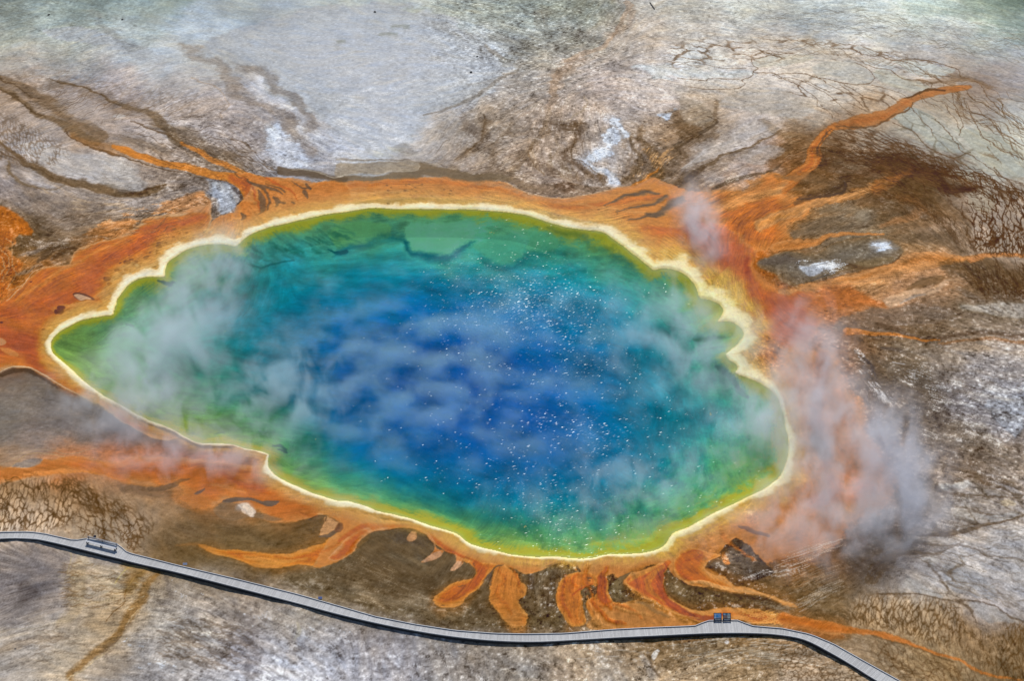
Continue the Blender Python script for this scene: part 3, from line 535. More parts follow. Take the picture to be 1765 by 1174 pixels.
# left mat
LEFTM = '238.5,390 204,407 157,422 133,431 119,458 88.6,461.5 65,465 44,485 20,502 -60,525 -60,646 0,640 20,635 44,635 68,644 102,662.6 136,679.6 170,696.6 191,712 230,740 290,760 330,720 250,600 230,480 300,450 350,420 362,400 362,362 352,352 320,361 290,368 252,378'
poly('P', LEFTM, [(0, (206, 150, 96)), (4, (196, 114, 50)), (10, (190, 102, 36)), (26, (184, 96, 34)), (60, (182, 98, 38))], 2.5, .96, 3, amp=.12, wet=.7)
for s_, w_, c_ in (('0,540 60,535 130,500 190,455 250,420 330,380', [14, 22, 24, 20, 14, 6], (170, 82, 30)), ('30,520 90,480 150,450 220,410', [4, 6, 6, 3], (212, 132, 66)), ('0,600 50,590 80,600 100,640 150,675', [20, 26, 20, 12, 6], (156, 74, 28)), ('100,530 160,510 210,470 260,445', [6, 8, 8, 4], (206, 140, 72)), ('240,400 300,385 350,375', [6, 10, 6], (164, 80, 32))):
    stroke('P', s_, w_, c_, 6, .5, 6, amp=.16)
stroke('D', '0,520 80,560 160,600 180,700 280,760 380,830', jw([60, 100, 130, 80, 60, 40]), (160, 76, 26), 12, .7, 5)
stroke('D', '100,380 200,440 260,420', jw([60, 60, 30]), (184, 104, 40), 12, .5, 6)
stroke('D', '0,740 60,715 130,712 200,740 300,800 400,855 480,900', [1.4, 1.6, 1.8, 1.8, 1.6, 1.4, 1.2], (214, 186, 150), 1.0, .8, 1.2)
stroke('D', '0,760 80,735 140,735 210,765 300,815', jw([30, 30, 34, 20, 10]), (66, 56, 50), 3, .7, 3)
stroke('D', '30,380 110,310 150,240 215,208', 1.3, (222, 176, 130), 1.2, .7, 2)
for q in ((912, 38, 3), (948, 33, 4), (880, 57, 4), (840, 87, 4), (805, 90, 5), (806, 105, 7), (800, 125, 4), (803, 142, 6), (665, 172, 5), (645, 185, 8), (632, 183, 3), (610, 188, 3), (595, 223, 6), (612, 228, 6), (640, 222, 5), (655, 226, 5), (632, 238, 4), (620, 240, 3), (655, 150, 2), (543, 264, 9), (556, 290, 6), (155, 286, 3), (10, 490, 4), (220, 522, 4), (300, 430, 11), (310, 412, 9), (760, 135, 3), (850, 45, 2), (690, 180, 4), (712, 188, 3)):
    stroke('D', '%g,%g %g,%g' % (q[0] - q[2], q[1] + 1, q[0] + q[2], q[1]), q[2] * .85, (84, 44, 34), .9, .9, .6)
poly('D', '672,190 690,186 708,192 712,206 695,214 678,205', (110, 72, 52), 1.2, .9, .6); poly('D', '682,195 696,192 704,202 692,207', (196, 150, 104), 1.0, .8, .5)
poly('D', '724,160 740,150 756,152 748,165 730,170', (92, 58, 46), 1.2, .85, .6)
poly('D', '366,342 390,334 440,345 478,366 470,374 440,372 410,378 380,362', (92, 58, 48), 1.0, .9, .5); poly('D', '372,348 400,344 436,354 462,368 430,370 408,375 388,364', (204, 158, 122), .9, .95, .5)
stroke('D', '130,370 200,385 260,405 300,420', .9, (150, 80, 36), 1.2, .6, 2)
poly('D', '0,565 28,572 34,590 0,600', (206, 140, 92), 1.5, .8, 1); poly('D', '10,610 60,618 95,640 95,660 60,655 20,630', (200, 122, 64), 1.5, .8, 2)
# the far left edge spills
poly('D', '0,0 50,10 80,60 60,130 90,200 40,280 20,350 -60,400 -60,0', [(0, (196, 120, 62)), (10, (176, 98, 44))], 4, .9, 6, amp=.14, wet=.4)
for s_ in ('5,100 35,160 30,230 5,290', '20,60 70,90 50,190 60,260 20,330', '0,140 15,200 0,250'):
    stroke('D', s_, 1.6, (216, 160, 104), 1.4, .7, 4)
poly('A', '0,1060 60,1060 120,1100 140,1174 60,1174 0,1174', (190, 104, 42), 6, .85, 5, amp=.08)
for s_, w_, c_ in (('160,180 230,120 300,100 380,110', [30, 40, 30, 10], (92, 76, 62)), ('250,170 330,120 390,110', [30, 30, 10], (80, 62, 48)), ('100,140 160,110 240,60', [16, 20, 10], (140, 126, 116)), ('60,260 130,215 180,200', [20, 16, 8], (150, 128, 108)), ('30,300 80,330', [6, 10], (120, 86, 56))):
    stroke('D', s_, [x / 2.935 for x in w_], c_, 5, .7, 6, amp=.2)
speck('D', '120,60 300,20 420,60 380,110 200,120', .8, (176, 160, 146), fe=10, al=.6)
speck('A', '440,1174 560,1100 740,1040 900,1000 1000,960 1040,1050 800,1080 700,1150 650,1174', .5, (206, 136, 78), fe=10, al=.75, k=(.4, .9, .6))
poly('A', '800,1060 900,1010 1000,970 1040,1000 1060,1070 950,1070', (200, 134, 82), 6, .7, 5, amp=.1)
poly('A', '430,1174 520,1120 640,1090 700,1130 660,1174', (190, 124, 72), 6, .6, 7, amp=.2)

# ------------------------------------------------------------------ right side orange (tiles C, K, F)
def K(s_, w_, c_, a_=.9, f_=4, wr=5, am=.16, wt=.5, ed=None): stroke('K', s_, [x / 3.353 for x in (w_ if isinstance(w_, list) else [w_, w_])], c_, f_, a_, wr, amp=am, wet=wt, edge=ed)
# upper big stream
K('545,0 530,60 500,130 440,180 380,220 320,260', [60, 60, 60, 60, 70, 80], [(0, (160, 92, 46)), (3, (192, 108, 44)), (9, (204, 120, 52))], .95, 3, 3)
stroke('C', '780,640 900,620 1000,600 1080,575 1150,530 1200,500 1290,470 1380,450 1470,440', jw([40, 80, 80, 80, 70, 60, 50, 60, 40]), [(0, (150, 96, 56)), (3, (176, 110, 60)), (9, (170, 96, 48))], 3, .85, 4, amp=.08, wet=.5)
stroke('C', '800,645 730,700 700,770 680,850 600,900 520,940', jw([50, 60, 70, 76, 80, 90]), [(0, (170, 100, 48)), (3, (200, 118, 54)), (9, (186, 98, 34))], 3, .95, 3, amp=.12, wet=.5)
stroke('C', '1000,640 1060,610 1110,580 1170,560 1200,520', jw([8, 12, 12, 10, 8]), (100, 72, 50), 2, .8, 3)
stroke('C', '820,635 900,640 960,645 1010,630', jw([8, 12, 12, 8]), (92, 68, 50), 2, .7, 3)
stroke('C', '1150,500 1220,470 1290,450 1350,460', jw([8, 16, 18, 10]), (84, 58, 38), 2, .8, 3)
stroke('C', '730,780 745,700 800,650', jw([20, 18, 6]), (86, 64, 48), 3, .75, 3)
poly('K', '-80,300 60,270 180,190 300,160 380,200 330,270 420,300 560,310 700,290 780,270 640,330 520,370 430,430 330,520 380,580 300,610 150,640 100,660 0,620 -80,480', [(0, (196, 128, 70)), (5, (198, 120, 54)), (25, (184, 98, 36))], 5, .9, 8, amp=.24, wet=.6)
K('-40,400 80,330 200,280 330,240', [60, 70, 60, 40], (212, 146, 80), .6, 8, 8, .28)
K('180,480 300,430 420,380 520,340 640,310 760,280 870,240 960,200 1060,150', [70, 80, 60, 44, 40, 34, 30, 24, 20], [(0, (180, 120, 68)), (4, (206, 138, 76)), (10, (210, 134, 62))], .85, 5, 6, .22)
K('860,250 960,200 1020,170 1080,130', [60, 50, 40, 20], (152, 92, 48), .7, 5, 6, .16)
K('300,190 420,190 520,200 600,230 520,260 400,260', [20, 40, 50, 40, 30, 20], (128, 96, 66), .75, 7, 6, .14)
K('400,340 520,300 620,290 700,270', [30, 26, 20, 10], (92, 68, 50), .75, 4, 5, .2)
K('420,320 600,300 690,270 700,230', [6, 10, 14, 20], (62, 50, 44), .7, 3, 4, .1)
K('380,540 480,490 600,470 720,450 860,420', [50, 80, 90, 70, 40], (112, 96, 78), .8, 7, 6, .16)
K('560,380 700,360 800,400 760,430', [40, 60, 50, 40], (138, 118, 94), .7, 8, 6, .12)
K('780,410 800,420', [80, 60], (152, 138, 118), .6, 8, 4, .1)
K('300,600 420,580 520,560 600,530 700,510 820,515 910,520', [60, 50, 34, 26, 22, 16, 8], [(0, (190, 116, 60)), (2, (206, 128, 62)), (6, (198, 116, 50))], .9, 3, 4, .12)
K('900,480 1000,440 1100,410 1200,395', [16, 40, 40, 20], (166, 116, 76), .6, 6, 6, .14)
K('940,540 1060,470 1200,440', [20, 40, 30], (124, 96, 70), .5, 8, 6)
poly('K', '180,680 300,640 500,620 600,580 700,550 860,530 960,540 1020,600 1030,650 960,690 860,720 740,720 640,760 540,800 420,830 330,790 220,720', [(0, (130, 104, 76)), (6, (116, 100, 80)), (20, (112, 104, 92))], 4, .92, 5, amp=.08, wet=.3)
K('200,680 320,670 420,680', [30, 50, 30], (84, 78, 74), .7, 6, 4, .05)
K('700,700 820,710 940,700 1020,650', [10, 22, 24, 10], (84, 64, 48), .8, 3, 4, .1)
K('760,690 860,680 960,660', [20, 40, 20], (124, 104, 74), .5, 6, 4, .12)
K('480,800 560,770 640,740', [8, 14, 10], (84, 82, 82), .6, 3, 4)
# reddish body along the rim
poly('F', '60,0 200,20 330,60 400,120 380,190 430,240 520,290 600,330 700,330 760,400 740,500 700,560 640,600 520,640 470,560 440,480 380,400 300,340 250,290 150,220 60,160', [(0, (190, 116, 62)), (8, (174, 94, 42)), (25, (164, 80, 34))], 5, .85, 7, amp=.14, wet=.7)
K('110,660 140,800 170,870 230,950', [26, 40, 50, 60], (146, 66, 24), .8, 6, 4, .1)
K('140,640 160,740 240,790 310,830', [10, 14, 30, 30], (204, 120, 52), .6, 5, 5, .1)
K('330,840 460,830 560,820 680,790 800,760 950,740 1080,710 1200,690 1320,680 1430,660 1530,640 1640,625 1727,630', [30, 40, 40, 60, 80, 100, 110, 100, 70, 44, 30, 24, 20], [(0, (186, 124, 74)), (4, (204, 134, 74)), (12, (196, 118, 54))], .9, 4, 5, .18)
K('820,840 900,800 1000,760 1080,750 1180,740', [120, 110, 80, 50, 30], (206, 140, 82), .6, 7, 8, .28)
K('500,900 620,880 760,880 900,900', [90, 110, 120, 60], (178, 100, 50), .85, 8, 8, .16)
K('520,950 640,970 780,960 900,930', [80, 100, 90, 40], (172, 108, 64), .7, 10, 8, .12)
K('1050,840 1150,820 1230,800 1290,780', [16, 44, 40, 10], (120, 92, 66), .85, 3, 4, .1)
K('950,900 1050,870 1150,860 1220,850 1290,800 1400,785', [60, 44, 30, 24, 14, 8], (196, 160, 128), .8, 4, 4, .1)
K('1000,910 1080,880 1160,870', [10, 14, 6], (150, 138, 128), .7, 3, 3)
K('1290,740 1400,710 1520,690 1600,700', [20, 60, 80, 60], (100, 80, 60), .8, 6, 6, .14)
K('1320,790 1440,780 1560,780', [20, 40, 60], (126, 102, 82), .5, 8, 6)
K('1050,560 1150,540 1260,560 1380,620', [30, 80, 90, 50], (98, 82, 66), .6, 10, 6, .14)
K('1420,670 1500,640 1620,625 1727,630', [30, 22, 16, 14], (206, 130, 72), .9, 3, 3, .12)
poly('F', '840,470 950,430 1100,400 1300,400 1400,440 1300,480 1100,500 1250,540 1330,560 1100,570 950,540 850,520', (118, 104, 92), 6, .7, 7, amp=.08)
poly('F', '1440,410 1530,400 1761,400 1761,470 1640,465 1520,440 1440,430', (172, 162, 150), 4, .85, 4, amp=.08, edge=(132, 118, 100), ew=3)
stroke('F', '1340,385 1480,370 1761,372', jw([6, 8, 8]), (96, 78, 62), 2, .7, 3)
stroke('F', '1380,500 1500,480 1761,500', jw([10, 16, 20]), (140, 124, 104), 4, .5, 4)
stroke('F', '1020,490 1100,520 1200,550 1300,560 1450,545 1761,560', jw([30, 30, 26, 24, 24, 30]), (92, 76, 64), 4, .7, 4)
stroke('F', '880,530 1000,540 1100,548 1200,565 1330,570', jw([50, 26, 22, 18, 6]), (204, 122, 58), 3, .85, 3, amp=.1)
stroke('F', '1330,580 1500,575 1761,590', jw([14, 20, 26]), (140, 98, 66), 4, .7, 5)
# under the right steam: orange wedge
poly('M', '180,0 420,0 520,60 560,180 620,240 700,330 720,430 760,560 800,700 880,860 860,950 760,1040 640,1090 480,1140 350,1174 0,1174 0,980 150,880 240,760 250,560 200,420 170,250 120,130', [(0, (190, 126, 74)), (14, (206, 128, 50)), (40, (196, 116, 44))], 16, .9, 8, amp=.07, wet=.6)
for s_, w_, c_ in (('400,60 430,200 400,340 430,520 460,700', [60, 90, 90, 120, 80], (140, 84, 60)), ('560,240 600,300 660,360 690,440', [40, 90, 90, 50], (222, 130, 36)), ('340,330 350,370', [50, 60], (214, 140, 60)), ('600,780 660,860 600,960', [60, 70, 60], (214, 118, 56)), ('200,800 280,860 200,960', [60, 80, 60], (222, 164, 84)), ('500,820 540,900 420,1000', [80, 80, 80], (168, 104, 76)), ('800,740 850,860', [60, 60], (134, 96, 66)), ('420,560 440,640 460,620', [90, 100, 60], (92, 72, 66))):
    stroke('M', s_, [x / 3.669 for x in w_], c_, 10, .7, 8)
speck('F', '930,650 960,650 1040,760 1110,890 1080,900 1000,790', .2, (196, 192, 190), fe=5, al=.7)
stroke('F', '960,660 1010,720 1040,770', jw([20, 22, 10]), (74, 70, 70), 3, .75, 4)
stroke('F', '1050,620 1100,625 1160,640', jw([20, 24, 8]), (78, 72, 70), 4, .6, 4)
stroke('F', '1100,690 1160,700', 1.5, (206, 204, 204), 1.5, .7, 2)
# grey right side
speck('P', '1540,640 1640,650 1765,690 1765,740 1680,720 1600,700', .9, (196, 194, 192), fe=14, al=.6)
speck('P', '1600,690 1680,700 1740,760 1765,840 1680,800 1590,760', .8, (184, 178, 170), fe=14, al=.6)
speck('P', '1600,730 1700,740 1765,800 1765,870 1650,830', 1.0, (80, 68, 58), fe=14, al=.55, wrp=9)
poly('F', '1560,900 1640,870 1761,880 1761,1040 1700,1020 1620,970', (166, 168, 174), 4, .85, 5, amp=.04)
speck('F', '1480,780 1761,800 1761,870 1600,870 1500,840', .9, (196, 196, 198), fe=8, al=.6)
for s_, c_ in (('180,870 210,840 270,850 310,870 280,885 220,890', (176, 170, 160)), ('1310,185 1360,180 1400,195 1400,210 1350,212 1315,200', (186, 178, 166))): pass
for s_, c_, a_ in (('1310,195 1340,182 1380,185 1402,200 1380,212 1330,208', (188, 182, 172), .8), ('1400,190 1440,170 1490,175 1500,195 1450,215', (178, 174, 168), .7), ('1640,265 1670,258 1720,262 1730,275 1690,285 1650,280', (204, 186, 158), .85),
                   ('1500,190 1620,210 1700,240 1600,240 1500,225', (150, 142, 134), .6), ('1400,250 1560,250 1640,280 1560,300 1450,280', (160, 150, 140), .5), ('1400,310 1500,305 1560,340 1480,360 1420,340', (164, 158, 150), .6), ('1560,330 1680,310 1750,320 1700,350 1600,360', (158, 156, 154), .6),
                   ('1230,540 1300,545 1320,570 1290,585 1240,570', (178, 172, 166), .8), ('1340,580 1440,600 1560,650 1620,740 1560,760 1450,740 1380,680', (142, 142, 144), .6), ('1150,640 1210,660 1280,700 1370,750 1250,740 1180,700', (168, 164, 160), .7),
                   ('1480,790 1560,790 1700,840 1761,870 1600,880 1520,840', (162, 156, 150), .7), ('1560,440 1761,400 1761,700 1700,640 1620,560', (162, 160, 160), .4), ('1160,430 1300,440 1400,470 1300,480 1200,450', (166, 154, 142), .6)):
    poly('I', s_, c_, 4, a_, 5, amp=.07)
DB = (84, 70, 56)
for s_, w_, a_ in (('1200,425 1300,420 1400,415 1500,390 1600,370 1761,335', [6, 20, 26, 22, 16, 10], .7), ('1290,200 1360,230 1460,250 1560,245 1761,245', [30, 20, 12, 10, 8], .6), ('1480,150 1560,165 1660,200 1761,240', [6, 16, 12, 8], .6), ('1370,160 1420,165 1490,150', [6, 12, 8], .6),
                   ('1280,370 1320,400 1380,400 1420,380', [26, 30, 24, 10], .5), ('1400,330 1440,345 1500,370 1600,362', [6, 8, 10, 8], .6), ('1340,240 1400,290 1460,305 1560,320 1640,315', [20, 14, 8, 8, 4], .6), ('1180,460 1260,470 1340,480 1400,485 1440,470', [24, 16, 10, 8, 4], .5),
                   ('1240,520 1320,520 1400,490 1500,500 1560,530 1660,550 1761,580', [20, 10, 8, 10, 8, 6, 5], .55), ('1250,570 1330,640 1380,700 1390,750', [14, 12, 14, 6], .5), ('1040,730 1200,730 1290,745 1400,770 1450,780 1560,780 1640,810 1700,850 1761,870', [14, 10, 8, 12, 16, 8, 8, 10, 10], .65),
                   ('1450,790 1500,840 1520,880 1560,890', [16, 14, 8, 4], .6), ('1300,580 1400,640 1480,700 1560,720', [5, 6, 5, 3], .4), ('1280,60 1420,110 1560,140 1700,180 1761,200', [10, 20, 24, 24, 16], .4), ('1000,640 1060,560 1120,520 1220,520', [60, 60, 40, 20], .55), ('900,560 1000,480 1100,440', [60, 90, 60], .55)):
    stroke('I', s_, [x / 2.935 for x in w_], DB, 3.0, a_, 6, amp=.18)
speck('I', '1240,220 1400,230 1500,260 1420,290 1300,290', .8, (72, 60, 48), fe=8, al=.6)
speck('I', '1240,350 1420,340 1520,380 1380,430 1240,430', .9, (72, 62, 52), fe=8, al=.55)
speck('I', '1100,440 1240,450 1220,560 1100,620 1000,640 1000,560', .6, (70, 66, 66), fe=14, al=.6)

# ------------------------------------------------------------------ lower left (tile G)
def g(w_): return [x / 2.935 for x in w_]
poly('G', '-60,85 120,95 200,75 280,52 420,45 520,70 620,70 700,45 830,40 950,52 1100,72 1250,88 1340,100 1420,170 1540,235 1640,270 1761,300 1761,400 1640,340 1560,362 1450,380 1350,372 1340,330 1320,305 1260,290 1200,262 1130,252 1040,300 960,290 900,250 930,215 860,175 780,190 660,182 560,152 450,122 330,125 200,137 100,142 -60,170',
     [(0, (206, 130, 70)), (4, (206, 118, 52)), (14, (190, 104, 48)), (30, (186, 100, 46))], 4, .93, 5, amp=.10, wet=.6)
poly('G', '860,220 960,210 1060,245 1040,300 960,310 900,290', (170, 110, 66), 10, .6, 6)
stroke('G', '0,90 60,110 160,120 300,100 400,110', g([30, 40, 30, 30, 10]), (160, 104, 62), 4, .6, 4, amp=.12)
stroke('G', '110,130 220,125 330,115 440,118 520,140', g([10, 16, 20, 10, 6]), (224, 132, 60), 2, .9, 3)
poly('G', '100,60 170,45 240,55 220,80 150,95 60,85', (134, 128, 124), 4, .7, 4)
stroke('G', '60,85 110,45 180,22 280,30 330,45', [1.6, 1.6, 1.6, 1.6, 1.2], (176, 146, 112), 1.2, .8, 2)
stroke('G', '0,75 60,50 130,18 200,5 280,10 340,30 420,20 500,0', [1.2] * 8, (168, 146, 120), 1.4, .7, 2)
# the grey pool island
poly('G', '1125,260 1180,245 1260,248 1330,262 1410,262 1380,290 1350,292 1320,275 1250,262 1160,270', (92, 84, 80), 1.5, .9, 2.5)
poly('G', '1080,290 1140,262 1220,270 1290,300 1330,330 1420,360 1360,372 1280,350 1200,360 1120,340', (126, 106, 86), 4, .7, 4)
poly('G', '980,228 1010,212 1035,202 1020,222 990,235', (86, 76, 74), 1.2, .8, 2)
stroke('G', '760,200 850,190 900,165 945,155', g([20, 30, 20, 8]), (92, 78, 66), 3, .6, 4)
poly('G', '1215,285 1240,280 1290,300 1300,330 1270,335 1240,325 1230,305', (226, 196, 168), 1.5, .9, 2)
# hook tongue
HOOK = '1000,492 1060,492 1150,515 1300,530 1450,525 1550,500 1650,455 1700,410 1720,380 1761,330 1850,330 1850,450 1761,545 1700,575 1600,598 1450,602 1300,605 1230,585 1180,560 1120,540 1040,510'
poly('G', HOOK, [(0, (222, 136, 56)), (4, (218, 126, 42)), (9, (200, 104, 34))], brk=1.1, halo=(134, 96, 60), fe=3, al=.95, wrp=3.5, amp=.10, wet=.6)
stroke('G', '1250,560 1350,570 1450,565 1550,555', g([20, 30, 24, 10]), (230, 152, 66), 5, .6, 4)
stroke('G', '900,495 960,490 1040,495', g([8, 12, 16]), (150, 104, 64), 5, .6, 5)
poly('G', '1610,440 1640,345 1600,335 1660,350 1690,370 1720,380 1700,420 1660,440', (214, 150, 94), 2, .85, 3)
stroke('G', '1560,362 1600,345 1645,345 1640,370', g([8, 8, 8, 5]), (78, 66, 56), 1.5, .8, 2)
stroke('G', '1610,445 1660,440 1700,410 1710,385', g([10, 20, 20, 8]), (96, 84, 74), 1.5, .85, 2.5)
stroke('G', '1080,390 1200,420 1400,470 1540,420 1600,380', g([30, 50, 60, 60, 20]), (96, 80, 60), 8, .5, 6)
stroke('G', '640,210 740,220 860,230', g([50, 70, 40]), (106, 90, 76), 8, .5, 6)
# yellow-brown ridges below the walk
def lineG(s_, w_, c_, a_=.7, f_=1.5, wr=2, am=None): stroke('G', s_, g(w_), c_, f_, a_, wr, amp=am)
lineG('360,520 362,570 345,640 335,680', [4, 5, 4, 3], (196, 174, 130))
lineG('680,595 640,610 610,650 580,690', [6, 6, 5, 3], (214, 190, 120), .8)
lineG('745,600 720,630 680,665 640,720', [6, 6, 6, 3], (206, 178, 120), .7)
lineG('640,720 630,790 590,820 550,860 540,880', [4, 4, 4, 3, 3], (96, 66, 36), .8)
lineG('380,870 280,885 200,910 60,920 0,935', [6, 10, 10, 10, 8], (190, 176, 156), .5, 3)
stroke('G', '800,640 740,740 690,800 640,870 600,950 540,1010 460,1060 400,1110 360,1174', g([30, 50, 50, 50, 40, 36, 30, 30, 24]), (138, 104, 64), 6, .75, 6, amp=.2)
stroke('G', '700,820 650,880 625,950 560,1020 480,1075 410,1130 340,1174', g([4, 7, 8, 8, 8, 8, 6]), (196, 174, 140), 2, .75, 3)
stroke('G', '420,560 400,700 360,830 300,880', g([60, 90, 80, 30]), (158, 136, 104), 8, .5, 6, amp=.22)
poly('G', '380,525 440,540 500,590 440,590 400,560', (196, 180, 158), 3, .7, 4)
poly('G', '440,540 620,590 560,600 480,590', (140, 132, 128), 5, .6, 4)
poly('G', '0,540 300,530 350,560 310,700 290,820 200,880 0,900', (122, 116, 114), 12, .6, 6, amp=.18)
stroke('G', '100,700 160,730 120,770', g([60, 70, 40]), (84, 80, 80), 8, .5, 6)
stroke('G', '620,600 700,640 660,720', g([40, 60, 60]), (134, 102, 58), 8, .5, 6, amp=.2)
stroke('G', '640,680 780,600 850,620', g([50, 50, 40]), (128, 98, 62), 8, .4, 6, amp=.2)
for s_, w_, c_, a_ in (('0,960 100,950 220,930 320,880 380,820', [14, 16, 16, 12, 6], (186, 168, 144), .5), ('0,1040 120,1000 220,960 300,930', [30, 40, 40, 20], (138, 118, 96), .45), ('350,600 360,700 320,800', [16, 24, 20], (112, 100, 90), .5), ('420,760 500,780 560,760 620,720', [10, 14, 14, 8], (176, 152, 112), .5), ('0,1120 140,1080 260,1100 330,1060', [20, 40, 40, 20], (160, 144, 126), .45),
                   ('760,800 900,850 1020,930 1120,1020', [20, 40, 50, 40], (186, 178, 168), .4), ('860,640 900,720 860,800', [20, 40, 30], (112, 104, 98), .45), ('1150,800 1260,900 1300,1040 1260,1174', [40, 60, 60, 50], (112, 106, 104), .4), ('1400,860 1480,960 1500,1080', [30, 50, 50], (164, 148, 130), .4), ('660,880 620,960 540,1040', [16, 20, 20], (110, 96, 84), .5)):
    stroke('G', s_, [x / 2.935 for x in w_], c_, 8, a_, 8, amp=.16)
speck('G', '780,800 980,820 1100,900 1180,980 1100,1020 900,960', .5, (206, 198, 186), fe=12, al=.6)
speck('G', '600,960 800,1000 860,1080 900,1150 760,1100 640,1040', 1.4, (214, 218, 224), fe=8, al=.8, k=(.4, .3, 1.0))
speck('G', '800,640 1100,720 1400,830 1761,930 1761,1100 1400,980 1000,800', 1.7, (196, 200, 206), fe=10, al=.7, k=(.8, .3, .6))
stroke('G', '1500,880 1510,930 1490,960', g([10, 26, 12]), (180, 170, 150), 4, .7, 4)
for q_ in ((720, 1005), (760, 1080), (650, 1000), (880, 1100), (700, 1100), (870, 1130)):
    stroke('G', '%d,%d %d,%d' % (q_[0], q_[1], q_[0] + 14, q_[1] + 4), 2.5, (218, 222, 228), 1.2, .7, 4)

# ------------------------------------------------------------------ lower middle (tile H): lobes
OM = [(0, (214, 132, 54)), (3, (206, 118, 42)), (9, (186, 96, 34)), (22, (190, 106, 44))]
poly('H', '60,440 160,370 300,360 500,420 620,520 720,560 860,560 1000,560 1250,580 1300,700 1280,800 1250,925 1000,930 780,930 600,915 400,885 200,845 0,790 -160,740 -300,690 -260,640 -60,600', [(0, (112, 98, 80)), (12, (100, 88, 70)), (40, (100, 86, 68))], 12, .85, 8, amp=.13, wet=.2)
for s_, w_, c_ in (('80,720 250,760 450,800 620,840', [50, 60, 60, 40], (136, 120, 98)), ('200,560 330,600 420,640', [40, 50, 40], (112, 100, 82)), ('260,460 360,500 430,520', [30, 40, 20], (84, 76, 68)), ('500,840 620,820 700,790', [40, 50, 30], (122, 104, 78)), ('420,700 460,720 470,780', [40, 60, 30], (82, 70, 56)), ('640,720 700,780 740,850', [30, 50, 40], (90, 76, 60)),
                   ('1030,650 1010,720 1030,780 1020,860', [30, 40, 30, 30], (136, 120, 98)), ('940,640 960,700 1000,690', [40, 50, 20], (76, 68, 62)), ('1080,650 1090,740 1090,830', [26, 30, 30], (84, 72, 60)), ('940,900 1040,890 1120,900', [20, 30, 20], (100, 84, 60))):
    stroke('H', s_, [x / 2.935 for x in w_], c_, 9, .65, 10, amp=.15)
speck('H', '0,560 300,640 600,720 760,860 500,850 100,780', 1.1, (150, 136, 116), fe=12, al=.35)
# broad mat under the lower rim
poly('H', '-70,262 0,264 200,312 380,360 570,420 720,498 880,538 980,548 1200,560 1350,540 1560,528 1700,440 1761,400 1900,330 2050,300 2050,700 1900,640 1761,560 1740,520 1700,570 1640,600 1560,600 1470,700 1400,640 1320,690 1310,715 1280,700 1220,650 1230,625 1150,590 1080,600 1000,630 940,640 860,610 770,630 700,600 650,585 600,550 540,530 470,480 430,440 330,410 200,408 120,440 60,500 0,580 -120,600 -60,470 -2,420 8,385 0,350 -40,300',
     [(0, (204, 132, 66)), (4, (202, 120, 52)), (14, (196, 118, 54)), (40, (198, 130, 64))], 3, .95, 3, amp=.06, wet=.7)
stroke('H', '60,505 100,462 140,432 200,410 330,412 430,442 470,484 540,532 600,552', g([3, 5, 5, 5, 5, 5, 5, 5, 3]), (74, 62, 54), 1.5, .75, 3)
stroke('H', '650,588 700,603 770,633 860,612', g([3, 4, 4, 3]), (84, 70, 60), 1.5, .7, 3)
poly('H', '0,575 60,540 100,480 150,430 200,410 260,405 200,380 120,400 60,440 0,500 -60,560', [(0, (224, 150, 90)), (3, (206, 120, 56)), (8, (178, 88, 36))], 2, .9, 3, amp=.08)
stroke('H', '0,470 60,430 130,390 220,385 340,400 430,420 500,480 560,520 640,560', g([20, 26, 24, 20, 18, 20, 20, 20, 16]), (172, 86, 38), 4, .75, 3, amp=.07)
poly('H', '430,425 480,460 500,520 540,530 500,560 440,585 420,580 470,545 490,520 480,480', [(0, (214, 158, 110)), (2, (200, 118, 60))], 1.6, .9, 2.5)
poly('H', '600,545 640,580 620,610 590,628 570,625 600,590 605,560', [(0, (220, 158, 106)), (2, (204, 124, 66))], 1.6, .9, 2.5)
poly('H', '345,455 370,430 395,440 390,465 365,475', (198, 140, 92), 2, .85, 3)
L1 = '640,575 690,610 695,640 680,665 640,675 600,685 560,705 500,745 480,775 500,800 540,810 600,805 640,785 690,745 740,690 765,635 800,605 780,590 700,580'
poly('H', L1, [(0, (222, 138, 60)), (4, (210, 120, 42)), (9, (190, 98, 38))], brk=1.1, halo=(134, 92, 56), fe=2, al=.96, wrp=2.5, amp=.13, wet=.6)
stroke('H', '700,590 725,640 700,690 650,740', g([40, 40, 30, 10]), (170, 84, 44), 4, .7, 3)
L2 = '800,600 850,605 880,630 905,645 915,680 940,700 955,735 945,760 915,780 925,810 950,850 965,880 950,905 900,905 870,890 820,850 780,800 765,760 770,700 780,650'
poly('H', L2, [(0, (214, 138, 62)), (4, (206, 120, 46)), (12, (202, 116, 46))], brk=1.1, halo=(134, 92, 56), fe=2, al=.96, wrp=2.5, amp=.13, wet=.6)
stroke('H', '880,860 900,890 920,920', g([60, 70, 60]), (180, 120, 66), 7, .5, 4)
L3 = '1130,680 1170,650 1220,640 1300,650 1310,700 1280,715 1245,735 1240,760 1250,800 1260,850 1270,885 1240,910 1190,905 1160,870 1130,830 1112,780 1112,730'
poly('H', L3, [(0, (216, 138, 60)), (4, (210, 122, 44)), (11, (196, 108, 44))], brk=1.1, halo=(134, 92, 56), fe=2, al=.96, wrp=2.5, amp=.13, wet=.6)
L4 = '1300,660 1360,660 1380,740 1410,790 1470,780 1560,790 1640,810 1761,850 1880,890 1880,930 1500,930 1380,918 1330,885 1290,850 1268,810 1280,780 1310,765 1320,720'
poly('H', L4, [(0, (216, 134, 54)), (4, (206, 118, 44)), (14, (186, 106, 50))], brk=1.1, halo=(134, 92, 56), fe=2.5, al=.95, wrp=2.5, amp=.13, wet=.6)
stroke('H', '1340,680 1350,750 1380,790 1430,820', g([50, 50, 40, 20]), (166, 78, 36), 4, .8, 3)
